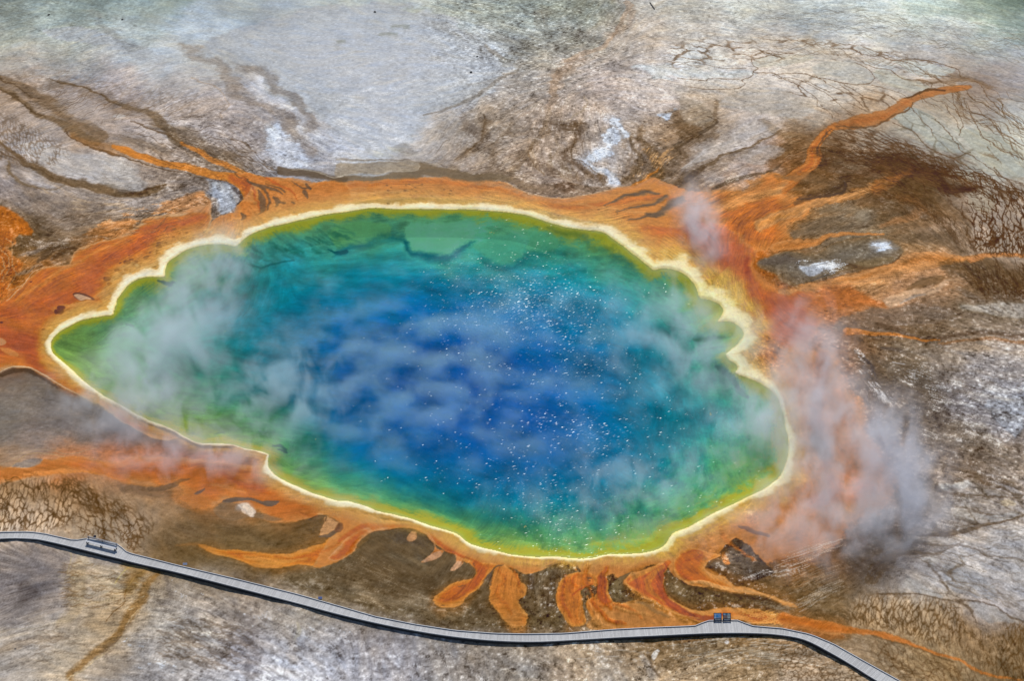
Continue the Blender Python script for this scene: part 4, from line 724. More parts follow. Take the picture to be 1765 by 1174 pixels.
stroke('H', '1150,660 1180,720 1190,780', g([20, 30, 10]), (164, 92, 50), 4, .6, 3)
stroke('H', '1190,760 1230,730 1290,700', g([6, 8, 6]), (160, 76, 34), 2, .8, 2)
for s_, w_ in (('1255,745 1290,720 1310,740 1290,760 1260,770', [10, 16, 20, 14, 8]), ('1265,665 1285,668', [10, 10]), ('1270,680 1280,682', [6, 6]), ('620,705 650,700', [3, 6]), ('600,483 615,487', [4, 5]), ('690,585 695,600', [3, 4]), ('530,797 545,800', [6, 4]), ('1600,888 1615,886', [5, 5]), ('1640,882 1655,880', [4, 4])):
    stroke('H', s_, g(w_), (96, 74, 60), 1.2, .85, 1.5)
# grey-brown bays between
poly('H', '345,455 370,430 395,440 390,465 365,475', (198, 140, 92), 1.5, .9, 2)
poly('H', '430,578 470,545 520,530 530,550 480,575', (206, 150, 108), 1.5, .9, 2)
poly('H', '570,626 600,592 610,580 630,590 615,615', (212, 156, 112), 1.5, .9, 2)
stroke('H', '1030,650 1010,720 1030,780 1020,860', g([20, 26, 20, 20]), (132, 116, 94), 6, .5, 5)
stroke('H', '1060,600 1110,590 1160,580 1210,610 1225,635', g([8, 14, 16, 16, 12]), (74, 62, 58), 2, .85, 3)
stroke('H', '1160,590 1190,600 1210,625', g([6, 14, 8]), (196, 118, 56), 2, .7, 2)
stroke('H', '770,640 800,605 830,598', g([6, 8, 6]), (84, 70, 62), 1.5, .8, 2)
stroke('H', '740,680 770,650 775,700', g([6, 14, 10]), (82, 72, 68), 3, .7, 3)
poly('H', '1380,720 1400,680 1440,650 1500,625 1460,665 1452,690 1470,730 1500,760 1560,790 1440,780 1400,775', [(0, (92, 78, 62)), (5, (112, 98, 74))], 2, .95, 2, amp=.06)
poly('H', '0,380 20,375 30,400 10,425 -20,420', (110, 76, 60), 2, .8, 2)


# ------------------------------------------------------------------ lower right (tile L, 3.922)
def l(w_): return [x / 3.922 for x in w_]
poly('L', '540,280 700,180 800,100 900,20 1000,0 1200,0 1500,0 1765,0 1765,140 1500,230 1350,260 1270,280 1150,260 1000,300 850,330 700,420 600,420 560,330', [(0, (196, 120, 62)), (8, (196, 122, 62)), (40, (198, 122, 60))], 5, .85, 5, amp=.06, wet=.7)
# dark island
poly('L', '1000,130 1060,110 1130,160 1190,210 1240,270 1290,310 1310,340 1250,360 1100,400 1030,410 1000,380 980,360 900,340 850,310 860,290 900,265 940,240 960,215 940,200 960,170 970,150', [(0, (66, 56, 52)), (5, (84, 74, 66)), (20, (100, 90, 80))], 2.5, .95, 5, amp=.26, wet=.25)
poly('L', '960,200 1000,240 1030,290 1000,300 970,260', (196, 120, 66), 2, .8, 3)
stroke('L', '1060,30 1130,40 1200,70 1270,90', l([16, 28, 26, 20]), (112, 84, 76), 2, .85, 3)
stroke('L', '820,10 900,10', l([8, 12]), (112, 84, 66), 2, .7, 2); poly('L', '735,120 765,112 775,135 745,138', (100, 82, 76), 2, .8, 2)
# big S tongue (1) : inner
S1 = '640,300 660,240 700,190 780,180 860,200 940,220 960,235 900,265 860,290 850,320 870,350 920,370 980,370 1000,390 1060,420 1150,440 1250,480 1350,520 1440,555 1460,575 1380,560 1250,500 1150,480 1050,475 950,465 880,445 800,450 740,430 680,390 650,350'
poly('L', S1, [(0, (216, 140, 70)), (4, (208, 122, 48)), (12, (184, 96, 38))], brk=1.1, halo=(134, 92, 56), fe=2, al=.97, wrp=2.5, amp=.10, wet=.6)
stroke('L', '700,230 780,200 840,210 800,250 720,280 700,330', l([10, 12, 12, 10, 10, 8]), (160, 80, 38), 3, .7, 3)
stroke('L', '760,420 850,425 950,440 1060,450 1180,470 1300,510 1430,555', l([20, 24, 26, 22, 16, 10, 6]), (216, 150, 84), 2.5, .75, 3, amp=.2)
poly('L', '600,240 640,200 690,190 660,230 640,250', (94, 78, 70), 2, .8, 3)
# dark bay between the tongues
poly('L', '570,350 600,330 640,370 700,410 760,445 850,455 960,475 1100,485 1250,510 1400,580 1430,590 1350,600 1200,590 1060,575 930,570 860,580 760,590 700,565 640,530 580,500 550,440 555,390', [(0, (84, 66, 50)), (5, (96, 80, 60)), (16, (116, 98, 74))], 2.5, .93, 3, amp=.12, wet=.4)
# tongue (2) outer S
S2 = '300,400 330,370 400,340 480,310 560,290 600,300 590,330 560,370 545,430 560,490 620,530 700,575 780,600 860,590 950,575 1060,580 1200,600 1350,640 1500,660 1640,670 1765,685 1765,740 1600,730 1400,710 1280,700 1180,705 1060,660 870,665 800,668 700,640 600,610 500,560 420,520 350,470 310,440'
poly('L', S2, [(0, (220, 138, 62)), (4, (208, 118, 46)), (10, (182, 90, 34)), (20, (174, 84, 32))], brk=1.1, halo=(134, 92, 56), fe=2, al=.97, wrp=2.5, amp=.14, wet=.7)
stroke('L', '330,415 400,362 480,335 560,315', l([16, 24, 26, 20]), (196, 120, 48), 2, .8, 2)
stroke('L', '600,300 560,340 520,400 520,470 560,530 640,580 740,620 860,635 960,615', l([40, 44, 50, 50, 46, 40, 40, 34, 20]), (148, 68, 26), 3, .8, 4, amp=.2)
stroke('L', '580,300 470,350 400,400 400,450 460,510 540,560', l([10, 10, 10, 10, 10, 8]), (164, 84, 32), 2, .8, 3)
stroke('L', '565,320 480,370 440,420 470,490 560,550', l([24, 36, 44, 30, 10]), (186, 112, 42), 2.5, .7, 3)
stroke('L', '312,425 372,490 470,540 560,590 680,630 800,650', l([8, 8, 8, 8, 8, 6]), (222, 146, 70), 1.5, .7, 2)
stroke('L', '560,330 530,400 540,470 600,540 700,600 800,620', l([20, 20, 20, 20, 20, 10]), (214, 130, 60), 1.5, .0, 3)
speck('L', '1040,590 1250,610 1400,650 1600,680 1600,720 1350,700 1150,690', .4, (222, 150, 70), fe=5, al=.7, k=(.6, .9, .3))
# mat between tongue 2 and walk
poly('L', '420,530 560,600 700,650 860,672 780,705 500,720 320,725 200,735 90,735 60,700 200,560 300,550', [(0, (196, 128, 66)), (8, (186, 126, 70)), (25, (176, 124, 74))], 3, .7, 4, amp=.06)
stroke('L', '400,545 500,600 600,640', l([20, 30, 20]), (124, 100, 74), 5, .6, 5)
# stream continuing right along the walk then to the corner
stroke('I', '540,860 640,870 780,880 900,905 1000,930 1100,960 1200,1000 1300,1030 1400,1060 1500,1100 1620,1140 1761,1165', g([70, 60, 50, 34, 26, 24, 20, 16, 14, 12, 10, 8]), [(0, (186, 116, 62)), (2, (196, 112, 54)), (8, (176, 96, 44))], 3, .85, 4, amp=.12, wet=.5)
stroke('I', '560,900 700,915 850,925', g([50, 50, 30]), (160, 102, 62), 6, .7, 5, amp=.14)
stroke('I', '1000,945 1120,985 1260,1030 1400,1080', g([8, 10, 10, 8]), (84, 66, 48), 2, .5, 3)

# more threads and swirls of mat along the lower shore
for s_, w_, c_ in (('860,60 885,110 910,170 890,230 850,260', [20, 30, 34, 30, 12], (206, 128, 66)), ('930,40 970,110 1030,150 1100,200 1170,250', [30, 30, 24, 20, 12], (186, 106, 52)), ('700,330 720,380 780,410', [30, 30, 16], (160, 80, 34)), ('40,330 20,420 60,500 110,560', [24, 24, 20, 14], (176, 96, 42)),
                   ('160,330 130,420 150,520 220,590', [30, 36, 36, 24], (162, 82, 36)), ('60,560 120,640 190,700 260,730', [10, 12, 12, 8], (220, 142, 70)), ('100,570 170,640 260,690', [14, 16, 10], (160, 80, 34)), ('240,560 320,570 380,610 420,660', [14, 22, 20, 12], (196, 104, 44)), ('0,540 20,600 10,680', [20, 26, 20], (196, 120, 56))):
    stroke('L', s_, l(w_), c_, 4, .7, 5, amp=.2)
for s_, w_, c_ in (('800,620 830,680 800,740 830,800 870,850', [10, 16, 18, 18, 12], (186, 100, 42)), ('850,610 890,660 900,720', [8, 14, 10], (170, 88, 40)), ('1150,690 1140,760 1160,830 1200,880', [10, 14, 16, 14], (172, 86, 34)), ('1210,660 1190,700 1210,740', [12, 14, 10], (166, 84, 38)), ('1350,830 1400,870 1460,890', [14, 20, 16], (168, 86, 34)),
                   ('540,780 600,760 660,710 700,660', [10, 14, 14, 10], (172, 88, 38)), ('1420,800 1500,830 1600,850', [10, 16, 10], (206, 132, 62)), ('500,500 560,540 640,560 720,590', [10, 12, 10, 8], (158, 80, 40)), ('0,300 120,330 260,360 380,390 480,430', [14, 12, 12, 12, 10], (190, 108, 50)), ('900,580 1000,590 1080,585', [10, 12, 8], (176, 112, 70))):
    stroke('H', s_, g(w_), c_, 4, .65, 5, amp=.2)
for s_, w_, c_ in (('1100,130 1200,170 1330,200 1450,230 1560,270', [20, 30, 34, 30, 16], (168, 84, 40)), ('900,100 1000,90 1120,100 1240,130', [16, 24, 26, 16], (170, 92, 48)), ('600,110 700,100 800,120', [16, 24, 16], (172, 94, 50)), ('1050,180 1150,200 1250,215', [10, 20, 14], (212, 128, 62)), ('1500,300 1600,300 1700,330', [14, 20, 14], (172, 92, 44)), ('1380,540 1480,545 1580,530 1680,490', [8, 14, 16, 12], (186, 94, 38)), ('1500,330 1540,350 1600,350', [8, 12, 6], (150, 90, 60))):
    stroke('G', s_, g(w_), c_, 5, .6, 6, amp=.18)
# sun glints on shallow wet runoff, painted in as pale streaks
def rivulet_glints(tile, s, n, seed, wmax=1.0, al=.5, col=(206, 196, 182), spread=12):
    p = catmull(tp(tile, s)); r = np.random.default_rng(seed)
    for k in range(n):
        i0 = r.integers(0, max(1, len(p) - 6)); i1 = min(len(p), i0 + r.integers(5, 16))
        q = p[i0:i1] + np.array([r.normal(0, spread * .5), r.normal(0, spread)])
        q = q + r.normal(0, .7, q.shape)
        t = ' '.join('%.1f,%.1f' % tuple(a) for a in q)
        stroke('P', t, r.uniform(.4, wmax), col, .9, al * r.uniform(.5, 1), .8, wet=1.0)
rivulet_glints('L', '1050,410 1150,380 1250,340 1330,350 1450,330 1550,300', 14, 5, .8, .9, (226, 216, 206), 4.5)
rivulet_glints('L', '1300,290 1400,250 1500,220 1650,170 1765,130', 12, 6, 1.3, .85, (224, 206, 190), 4)
rivulet_glints('L', '1300,310 1420,290 1560,240 1700,180', 8, 16, 1.2, .8, (224, 206, 190), 4)
rivulet_glints('L', '1440,590 1520,560 1620,500 1765,430', 26, 7, 1.1, .6, (196, 182, 164), 6)
rivulet_glints('L', '1380,480 1500,440 1620,390 1765,340', 14, 8, 1.0, .5, (190, 176, 156), 8)
rivulet_glints('L', '1120,540 1250,560 1350,590 1440,595', 18, 9, .8, .45, (170, 156, 134), 3)
rivulet_glints('P', '1130,1128 1200,1118 1260,1112 1330,1118 1400,1120', 30, 10, .9, .55, (206, 200, 190), 16)
rivulet_glints('P', '1180,1160 1260,1140 1340,1135 1440,1150', 30, 12, .9, .5, (206, 198, 186), 12)
rivulet_glints('P', '1000,1130 1060,1125 1120,1132', 16, 13, .9, .5, (200, 194, 186), 14)
poly('L', '490,900 520,860 540,870 530,920 505,940', (214, 208, 200), 1.5, .8, 3)
poly('L', '975,820 1000,808 1005,830 990,838', (206, 206, 210), 1.5, .8, 2)
stroke('L', '1040,860 1150,910 1260,950 1310,1000 1360,1060', l([12, 50, 60, 30, 24]), (160, 144, 122), 5, .6, 5)
stroke('L', '430,900 470,960 520,1060', l([30, 40, 50]), (176, 166, 156), 5, .6, 5)
stroke('L', '460,870 500,960 550,1040', l([10, 16, 20]), (84, 74, 66), 4, .6, 5)
stroke('L', '320,900 380,1000 420,1075', l([40, 60, 50]), (164, 140, 112), 8, .4, 6)
print('painted', round(time.time() - T0, 1))

white('1502,420 1525,414 1540,424 1546,432 1520,433 1500,431', wrp=3)
white('1378,460 1420,453 1448,456 1440,466 1400,474 1382,470', wrp=6, al=.6, col=(200, 206, 216))
speck('P', '1375,455 1450,450 1455,464 1395,480', .6, (222, 226, 232), fe=6, al=.8)
white('360,315 392,318 405,335 412,350 400,362 378,366 370,345', wrp=4, al=.55, col=(176, 184, 196))
white('418,868 432,868 440,880 436,890 426,880 412,878', wrp=2, tile='P', col=(232, 208, 184))
# ------------------------------------------------------------------ channel networks traced down the flow
NT = rng.standard_normal((256, 256)); 
for _ in range(2): NT = (NT + np.roll(NT, 1, 0) + np.roll(NT, 1, 1) + np.roll(NT, (1, 1), (0, 1))) / 2
NT /= NT.std()
def ntab(x, y):
    x = np.mod(x, 255.0); y = np.mod(y, 255.0); i = x.astype(int); j = y.astype(int); a = x - i; b = y - j
    return (NT[j, i] * (1 - a) + NT[j, i + 1] * a) * (1 - b) + (NT[j + 1, i] * (1 - a) + NT[j + 1, i + 1] * a) * b
def fbl(ix, iy, wgt, acc):
    ok = (ix > 0) & (ix < NX - 2) & (iy > 0) & (iy < NY - 2); ix = ix[ok]; iy = iy[ok]; wgt = wgt[ok]
    i = ix.astype(int); j = iy.astype(int); a = ix - i; b = iy - j
    for di, dj, ww in ((0, 0, (1 - a) * (1 - b)), (1, 0, a * (1 - b)), (0, 1, (1 - a) * b), (1, 1, a * b)):
        acc += np.bincount((j + dj) * NX + i + di, weights=ww * wgt, minlength=NX * NY)
def net(tile, s, n, ln, wig=.6, sc_=9.0, al=.6, col=(92, 72, 54), hint=(1, .3), off=.0, spread=.12, wd_=1.0, seed=1, fade=12, cross=0.35, zz=-.02):
    r = np.random.default_rng(seed); pg = tp(tile, s); u0, v0 = pg.min(0); u1, v1 = pg.max(0)
    P_ = np.column_stack([r.uniform(u0, u1, n * 3), r.uniform(v0, v1, n * 3)])
    P_ = P_[inside(P_[:, 0], P_[:, 1], pg)][:n]; m = len(P_)
    acc = np.zeros(NX * NY); st = .6; nst = int(ln / st)
    L_ = r.uniform(.5, 1.0, m) * nst; dev = r.normal(0, spread, m); wl = r.uniform(.55, 1.2, m); ph = r.uniform(0, 6.28, m); fq = r.uniform(.10, .26, m) / (sc_ / 8); cross = cross * 1.35; wig = wig * .42
    for k in range(nst):
        f = gsample(FG, P_[:, 0], P_[:, 1]); th = .5 * np.arctan2(f[:, 1], f[:, 0])
        dx, dy = np.cos(th), np.sin(th); sg = np.where(dx * hint[0] + dy * hint[1] < 0, -1, 1)
        th = np.arctan2(dy * sg, dx * sg) + off + dev + wig * ntab(P_[:, 0] / sc_ + 40, P_[:, 1] / sc_ * 1.3 + 17) + cross * np.sin(ph + k * fq)
        P_ = P_ + st * np.column_stack([np.cos(th), np.sin(th)])
        x, y = ground_at(P_[:, 0], P_[:, 1])
        fbl((x - XS[0]) / DX, (y - YS[0]) / DY, wl * wd_ * np.minimum(1, np.minimum(k + 1, np.maximum(L_ - k, 0)) / 25.0) * (inside(P_[:, 0], P_[:, 1], pg) * .75 + .25), acc)
    a = acc.reshape(NY, NX).astype(np.float32) * .55
    a = ss(.12, .62, a)
    wd = window(u0 - ln, u1 + ln, v0 - ln, v1 + ln)
    blend(wd, al * np.clip(a[wd], 0, 1), c3(col), z=zz)

def cracks(tile, s, cu, cv, ang, wd_=1.1, al=.8, col=(88, 66, 48), fe=12, seed=1, drop=.35, wrp=5, bend=0.0, cell_tone=.0, wob=1.0):
    """cells (cu long across, cv long along the flow, photo px) parted by thin dark runoff lines"""
    r = poly_sd(tile, s, wrp, fe * 2 + 6)
    if r is None: return
    w_, S = r; rr_ = np.random.default_rng(seed)
    uu = U[w_] + wob * (1.6 * W1u[w_] + 1.3 * W2[w_]); vv = V[w_] + wob * (1.2 * W1v[w_] + 1.0 * np.roll(W2, 40, 1)[w_])
    uc, vc = tp(tile, s).mean(0); a = radians(ang); du, dv = uu - uc, vv - vc
    p_ = (du * cos(a) + dv * sin(a)); q_ = (-du * sin(a) + dv * cos(a)) ; q_ = q_ + bend * p_ * p_ / 100.0
    p_ = p_ / cv; q_ = q_ / cu
    ip, iq = np.floor(p_).astype(int), np.floor(q_).astype(int)
    JX, JY = rr_.uniform(.08, .92, (128, 128)), rr_.uniform(.08, .92, (128, 128)); f1 = np.full(p_.shape, 9.0); f2 = np.full(p_.shape, 9.0); idn = np.zeros(p_.shape)
    for i in (-1, 0, 1):
        for j in (-1, 0, 1):
            x = ip + i; y = iq + j; jx = JX[x % 128, y % 128]; jy = JY[x % 128, y % 128]
            d = np.hypot((x + jx - p_) * 1.0, (y + jy - q_)); nb = d < f1
            f2 = np.where(nb, f1, np.minimum(f2, d)); idn = np.where(nb, jx, idn); f1 = np.where(nb, d, f1)
    e = (f2 - f1) * min(cu, cv) * .75
    m = 1 - ss(wd_ * .35, wd_ * .35 + 1.0, e)
    msk = ss(-drop, .9 - drop, .8 * W1u[w_] + .9 * np.roll(W1v, 300, 1)[w_] + .8)
    A_ = (1 - ss(-fe, fe, S))
    if cell_tone: C[w_] *= (1 + cell_tone * A_ * (idn - .5) * 2 * .6 + cell_tone * A_ * .5 * (ss(0, 3, e) - .5))[..., None]  # tone varies at random per cell, darker towards the crack lines
    blend(w_, (al * m * msk * A_).astype(np.float32), c3(col), z=-.015)

net('C', '240,250 600,180 900,230 1200,290 1450,340 1300,400 1000,330 700,310 450,290 250,300', 90, 90, .5, 10, .6, (132, 112, 92), (1, .2), seed=2)
net('C', '400,60 900,30 1300,80 1761,150 1761,320 1400,300 1000,200 600,150 300,180', 230, 60, .5, 8, .6, (124, 118, 106), (1, .2), seed=3)
net('C', '760,640 1000,650 1250,740 1450,830 1400,900 1100,860 850,780', 120, 90, .35, 10, .7, (84, 62, 46), (1, .35), seed=4)
net('C', '1380,460 1500,430 1761,600 1761,820 1500,700 1400,600', 26, 150, .45, 12, .7, (110, 88, 66), (1, .8), seed=5)
net('C', '1150,780 1400,800 1600,870 1761,930 1761,1000 1600,950 1400,900 1200,860', 70, 110, .45, 9, .8, (78, 56, 40), (1, .5), seed=6)
net('K', '1180,120 1300,90 1480,180 1620,230 1727,280 1727,420 1650,380 1500,300 1300,220', 40, 130, .5, 9, .85, (78, 56, 40), (.8, 1), seed=7)
net('K', '1250,250 1450,250 1727,300 1727,600 1500,610 1350,500 1280,380', 24, 110, .9, 7, .85, (78, 56, 40), (.25, 1), seed=8, cross=.6)
net('K', '1440,480 1560,470 1727,480 1727,610 1480,620', 24, 40, 1.3, 5, .8, (84, 62, 46), (.2, 1), seed=9, cross=.8)
net('K', '960,220 1150,260 1260,350 1420,500 1460,620 1330,560 1180,400 1000,330', 110, 90, .5, 8, .6, (84, 64, 48), (1, .7), seed=10)
net('K', '1300,740 1500,680 1727,660 1727,880 1600,870 1450,800', 90, 60, .6, 7, .6, (74, 58, 44), (.4, 1), seed=11)
net('K', '560,20 760,0 960,60 1060,130 900,180 700,120 600,80', 90, 70, .4, 9, .5, (78, 58, 44), (1, .3), seed=12)
net('K', '400,430 760,420 900,480 600,520 380,560', 60, 60, .4, 8, .4, (80, 66, 52), (1, -.2), seed=13)
net('G', '-40,150 120,140 330,130 450,150 620,280 700,300 660,360 560,330 420,330 300,400 -40,420', 44, 95, .7, 8, .75, (92, 70, 50), (.2, 1), seed=14, cross=.5)
net('G', '300,140 420,140 520,240 700,300 640,320 500,280 380,220', 28, 60, .5, 7, .6, (84, 64, 46), (.6, .8), seed=15)
net('G', '340,300 660,330 800,380 760,430 700,520 560,480 400,440 340,380', 28, 70, 1.0, 8, .75, (92, 70, 50), (.7, .8), seed=16, cross=.7)
net('G', '700,380 1000,400 1000,450 760,480', 30, 70, .6, 9, .4, (100, 80, 60), (1, -.1), seed=17)
net('I', '980,750 1200,750 1420,790 1500,880 1600,900 1761,880 1761,1174 1500,1060 1300,990 1100,920 950,860', 92, 46, .8, 6, .6, (100, 78, 56), (.1, 1), seed=18, cross=.5)
net('I', '1000,980 1300,1060 1500,1120 1600,1174 1100,1174', 36, 50, .8, 7, .5, (92, 72, 52), (.5, .8), seed=19)
net('L', '700,470 900,480 1200,500 1350,560 1300,600 1000,570 760,590', 44, 32, .8, 6, .5, (78, 62, 46), (.2, 1), seed=20)
net('I', '500,690 700,650 1000,700 900,760 700,800 600,760', 70, 45, .6, 7, .45, (84, 68, 50), (.2, 1), seed=21)
net('I', '600,800 950,810 1000,870 800,870 600,850', 60, 30, .8, 6, .5, (84, 68, 50), (.1, 1), seed=22)
net('P', '0,95 120,110 260,150 360,160 330,200 200,190 60,150 0,170', 300, 16, .4, 7, .32, (118, 100, 84), (1, -.5), seed=23)
net('P', '0,215 60,225 120,260 140,290 0,300', 60, 36, .5, 8, .35, (104, 84, 66), (.5, 1), seed=24)
net('P', '150,160 260,210 300,250 240,260 160,220', 70, 30, .9, 7, .4, (116, 98, 82), (.5, 1), seed=25)
net('P', '40,270 140,290 240,310 280,330 180,330 60,300', 80, 30, .9, 7, .35, (124, 110, 98), (.5, 1), seed=26)
net('P', '270,1060 400,1070 440,1110 380,1150 260,1130', 150, 60, .35, 9, .5, (104, 90, 76), (1, .4), seed=27)
net('P', '110,960 260,1000 240,1060 100,1050 90,1000', 150, 34, .4, 8, .45, (118, 92, 62), (1, .2), seed=28)
net('P', '110,960 260,1000 240,1060 100,1050 90,1000', 60, 26, .3, 8, .5, (206, 190, 160), (1, .1), seed=29)
net('P', '1100,1100 1400,1110 1500,1174 1150,1174', 220, 34, .5, 8, .4, (86, 70, 52), (1, -.05), seed=30)
net('P', '1370,1110 1440,1120 1480,1160 1400,1174 1350,1150', 70, 26, 1.2, 5, .55, (84, 66, 48), (1, .3), seed=31, cross=.9)
net('P', '850,40 960,40 1100,90 1060,160 900,220 820,180 900,120', 260, 22, .6, 6, .4, (106, 98, 86), (1, -.1), seed=32)
net('P', '1560,830 1765,830 1765,1060 1600,1020 1540,950', 120, 90, .4, 10, .3, (108, 96, 82), (1, .25), seed=33)
net('P', '1520,640 1765,640 1765,690 1600,700', 150, 30, .5, 8, .3, (102, 90, 78), (1, .3), seed=34)
net('P', '20,1080 120,1080 160,1120 60,1150', 60, 40, .5, 8, .35, (116, 100, 84), (1, 0), seed=35)
net('P', '500,1090 900,1115 900,1174 420,1174', 200, 22, .9, 6, .35, (84, 80, 76), (.6, 1), seed=36)
net('P', '700,960 780,1010 720,1060 640,1010', 70, 34, .8, 8, .3, (84, 74, 60), (.6, 1), seed=37)
for s_, w_, c_, a_ in (('560,30 700,70 900,110 1080,130 1250,190 1400,240', [60, 90, 110, 120, 90, 40], (86, 62, 44), .5), ('900,260 1050,280 1180,330 1300,420 1380,520', [90, 110, 110, 90, 50], (96, 74, 52), .45), ('700,180 820,170 960,160', [50, 60, 40], (112, 78, 52), .5), ('1300,720 1450,760 1600,780 1727,800', [60, 110, 120, 110], (96, 78, 60), .5),
                   ('1060,120 1180,160 1300,230 1420,240', [14, 26, 40, 20], (66, 46, 34), .8), ('960,330 1060,350 1160,380 1240,420', [20, 30, 24, 10], (146, 96, 58), .5), ('640,60 760,90 880,100', [14, 20, 14], (150, 134, 112), .5)):
    stroke('K', s_, [x / 3.353 for x in w_], c_, 10, a_, 9, amp=.22, wet=.25)
net('K', '540,0 800,-20 1100,60 1727,200 1727,320 1300,300 1000,240 700,160 560,90', 60, 210, .7, 11, .8, (74, 52, 36), (1, .35), seed=70, cross=.3, spread=.18)
net('K', '540,100 760,140 1000,230 1200,330 1300,480 1100,430 850,330 560,220', 70, 110, .7, 9, .6, (78, 58, 42), (1, .2), seed=71, cross=.35, spread=.2)
net('K', '1300,640 1500,620 1727,640 1727,900 1500,860 1320,760', 80, 90, .7, 8, .65, (72, 54, 40), (.5, 1), seed=72, cross=.35)
net('C', '1100,420 1300,380 1500,390 1761,500 1761,700 1450,600 1250,520', 26, 180, .7, 14, .7, (104, 80, 58), (1, .6), seed=73, cross=.25, spread=.2)
net('P', '760,190 1000,180 1040,300 900,310 740,290', 60, 60, .9, 10, .45, (92, 78, 64), (-.3, 1), seed=74)
net('P', '0,140 330,190 440,260 480,300 300,290 150,210 0,190', 100, 120, .6, 12, .6, (92, 76, 60), (1, .45), seed=75, cross=.25)
net('P', '380,240 470,280 500,300 420,310 340,270', 60, 40, .6, 8, .4, (90, 76, 62), (1, .5), seed=76)
net('P', '60,370 330,350 300,400 160,430 60,450', 120, 46, .7, 8, .5, (78, 64, 50), (1, -.35), seed=77)
net('P', '60,370 330,350 300,400 160,430 60,450', 60, 30, .7, 8, .5, (186, 164, 142), (1, -.35), seed=78)
cracks('I', '960,745 1200,750 1420,790 1500,880 1600,900 1800,890 1800,1174 1560,1100 1350,1020 1150,950 980,900 880,850', 7, 22, 98, seed=50, al=.75, col=(96, 74, 52), cell_tone=.10, bend=.05)
cracks('I', '1000,960 1250,1030 1450,1090 1640,1160 1700,1200 1150,1200', 9, 20, 60, seed=51, al=.45, cell_tone=.08)
cracks('G', '-60,165 150,150 330,150 430,200 400,300 300,410 -60,410', 7, 22, 96, seed=52, al=.8, col=(92, 70, 50), cell_tone=.09, bend=-.1)
cracks('G', '300,160 420,150 520,230 640,290 700,310 640,350 500,330 400,280', 5, 20, 38, seed=53, al=.75, col=(88, 66, 46), cell_tone=.08)
cracks('G', '400,300 660,330 780,390 700,470 640,510 560,480 430,440', 9, 22, 62, seed=54, al=.8, col=(92, 70, 50), cell_tone=.10)
cracks('K', '1290,260 1450,240 1640,300 1800,300 1800,600 1500,610 1380,500', 13, 42, 72, wd_=1.6, seed=55, al=.85, col=(74, 52, 38), cell_tone=.10)
cracks('K', '1440,500 1560,480 1800,490 1800,620 1470,620', 6, 11, 90, wd_=1.3, seed=56, al=.85, col=(84, 60, 42), fe=8)
cracks('K', '1150,130 1300,90 1500,180 1700,240 1800,300 1700,330 1500,290 1300,240 1200,190', 7, 46, 30, wd_=1.5, seed=57, al=.8, col=(80, 58, 42))
cracks('C', '-40,240 400,190 800,220 1200,290 1420,350 1300,420 900,350 500,300 200,310 -40,330', 9, 44, 6, wd_=1.3, seed=58, al=.7, col=(108, 86, 66), cell_tone=.08)
cracks('C', '1380,450 1520,430 1761,560 1900,700 1900,900 1600,820 1450,650', 26, 90, 44, wd_=1.6, seed=59, al=.75, col=(104, 84, 62), fe=20)
cracks('C', '500,420 700,400 1050,470 1180,500 1000,560 780,590 640,500', 17, 60, 24, wd_=1.4, seed=60, al=.7, col=(104, 82, 62), cell_tone=.08)
cracks('C', '1080,600 1250,560 1500,760 1420,830 1280,760', 20, 60, 42, wd_=1.3, seed=61, al=.5, col=(112, 104, 86), cell_tone=.05)
cracks('C', '760,640 1000,650 1300,760 1480,840 1400,900 1100,860 850,790', 6, 46, 24, wd_=1.4, seed=62, al=.65, col=(84, 62, 46))
cracks('P', '-20,200 60,215 110,250 130,290 -20,300', 5, 18, 70, seed=63, al=.55, col=(108, 88, 70), cell_tone=.06)
cracks('P', '1350,1110 1440,1125 1490,1180 1380,1190 1330,1150', 7, 12, 20, seed=64, al=.6, col=(88, 68, 50), cell_tone=.12)
cracks('P', '20,120 160,130 340,160 330,200 150,180 20,170', 4, 16, -28, seed=65, al=.28, col=(122, 104, 88), cell_tone=.05)
cracks('P', '1560,840 1765,830 1765,1060 1600,1020', 20, 90, 18, seed=66, al=.6, col=(108, 96, 82), fe=20, cell_tone=.05)
cracks('L', '700,470 900,485 1200,505 1320,560 1200,590 900,560 740,570', 6, 13, 88, seed=67, al=.55, col=(76, 60, 46), fe=5, cell_tone=.08)
print('networks', round(time.time() - T0, 1))

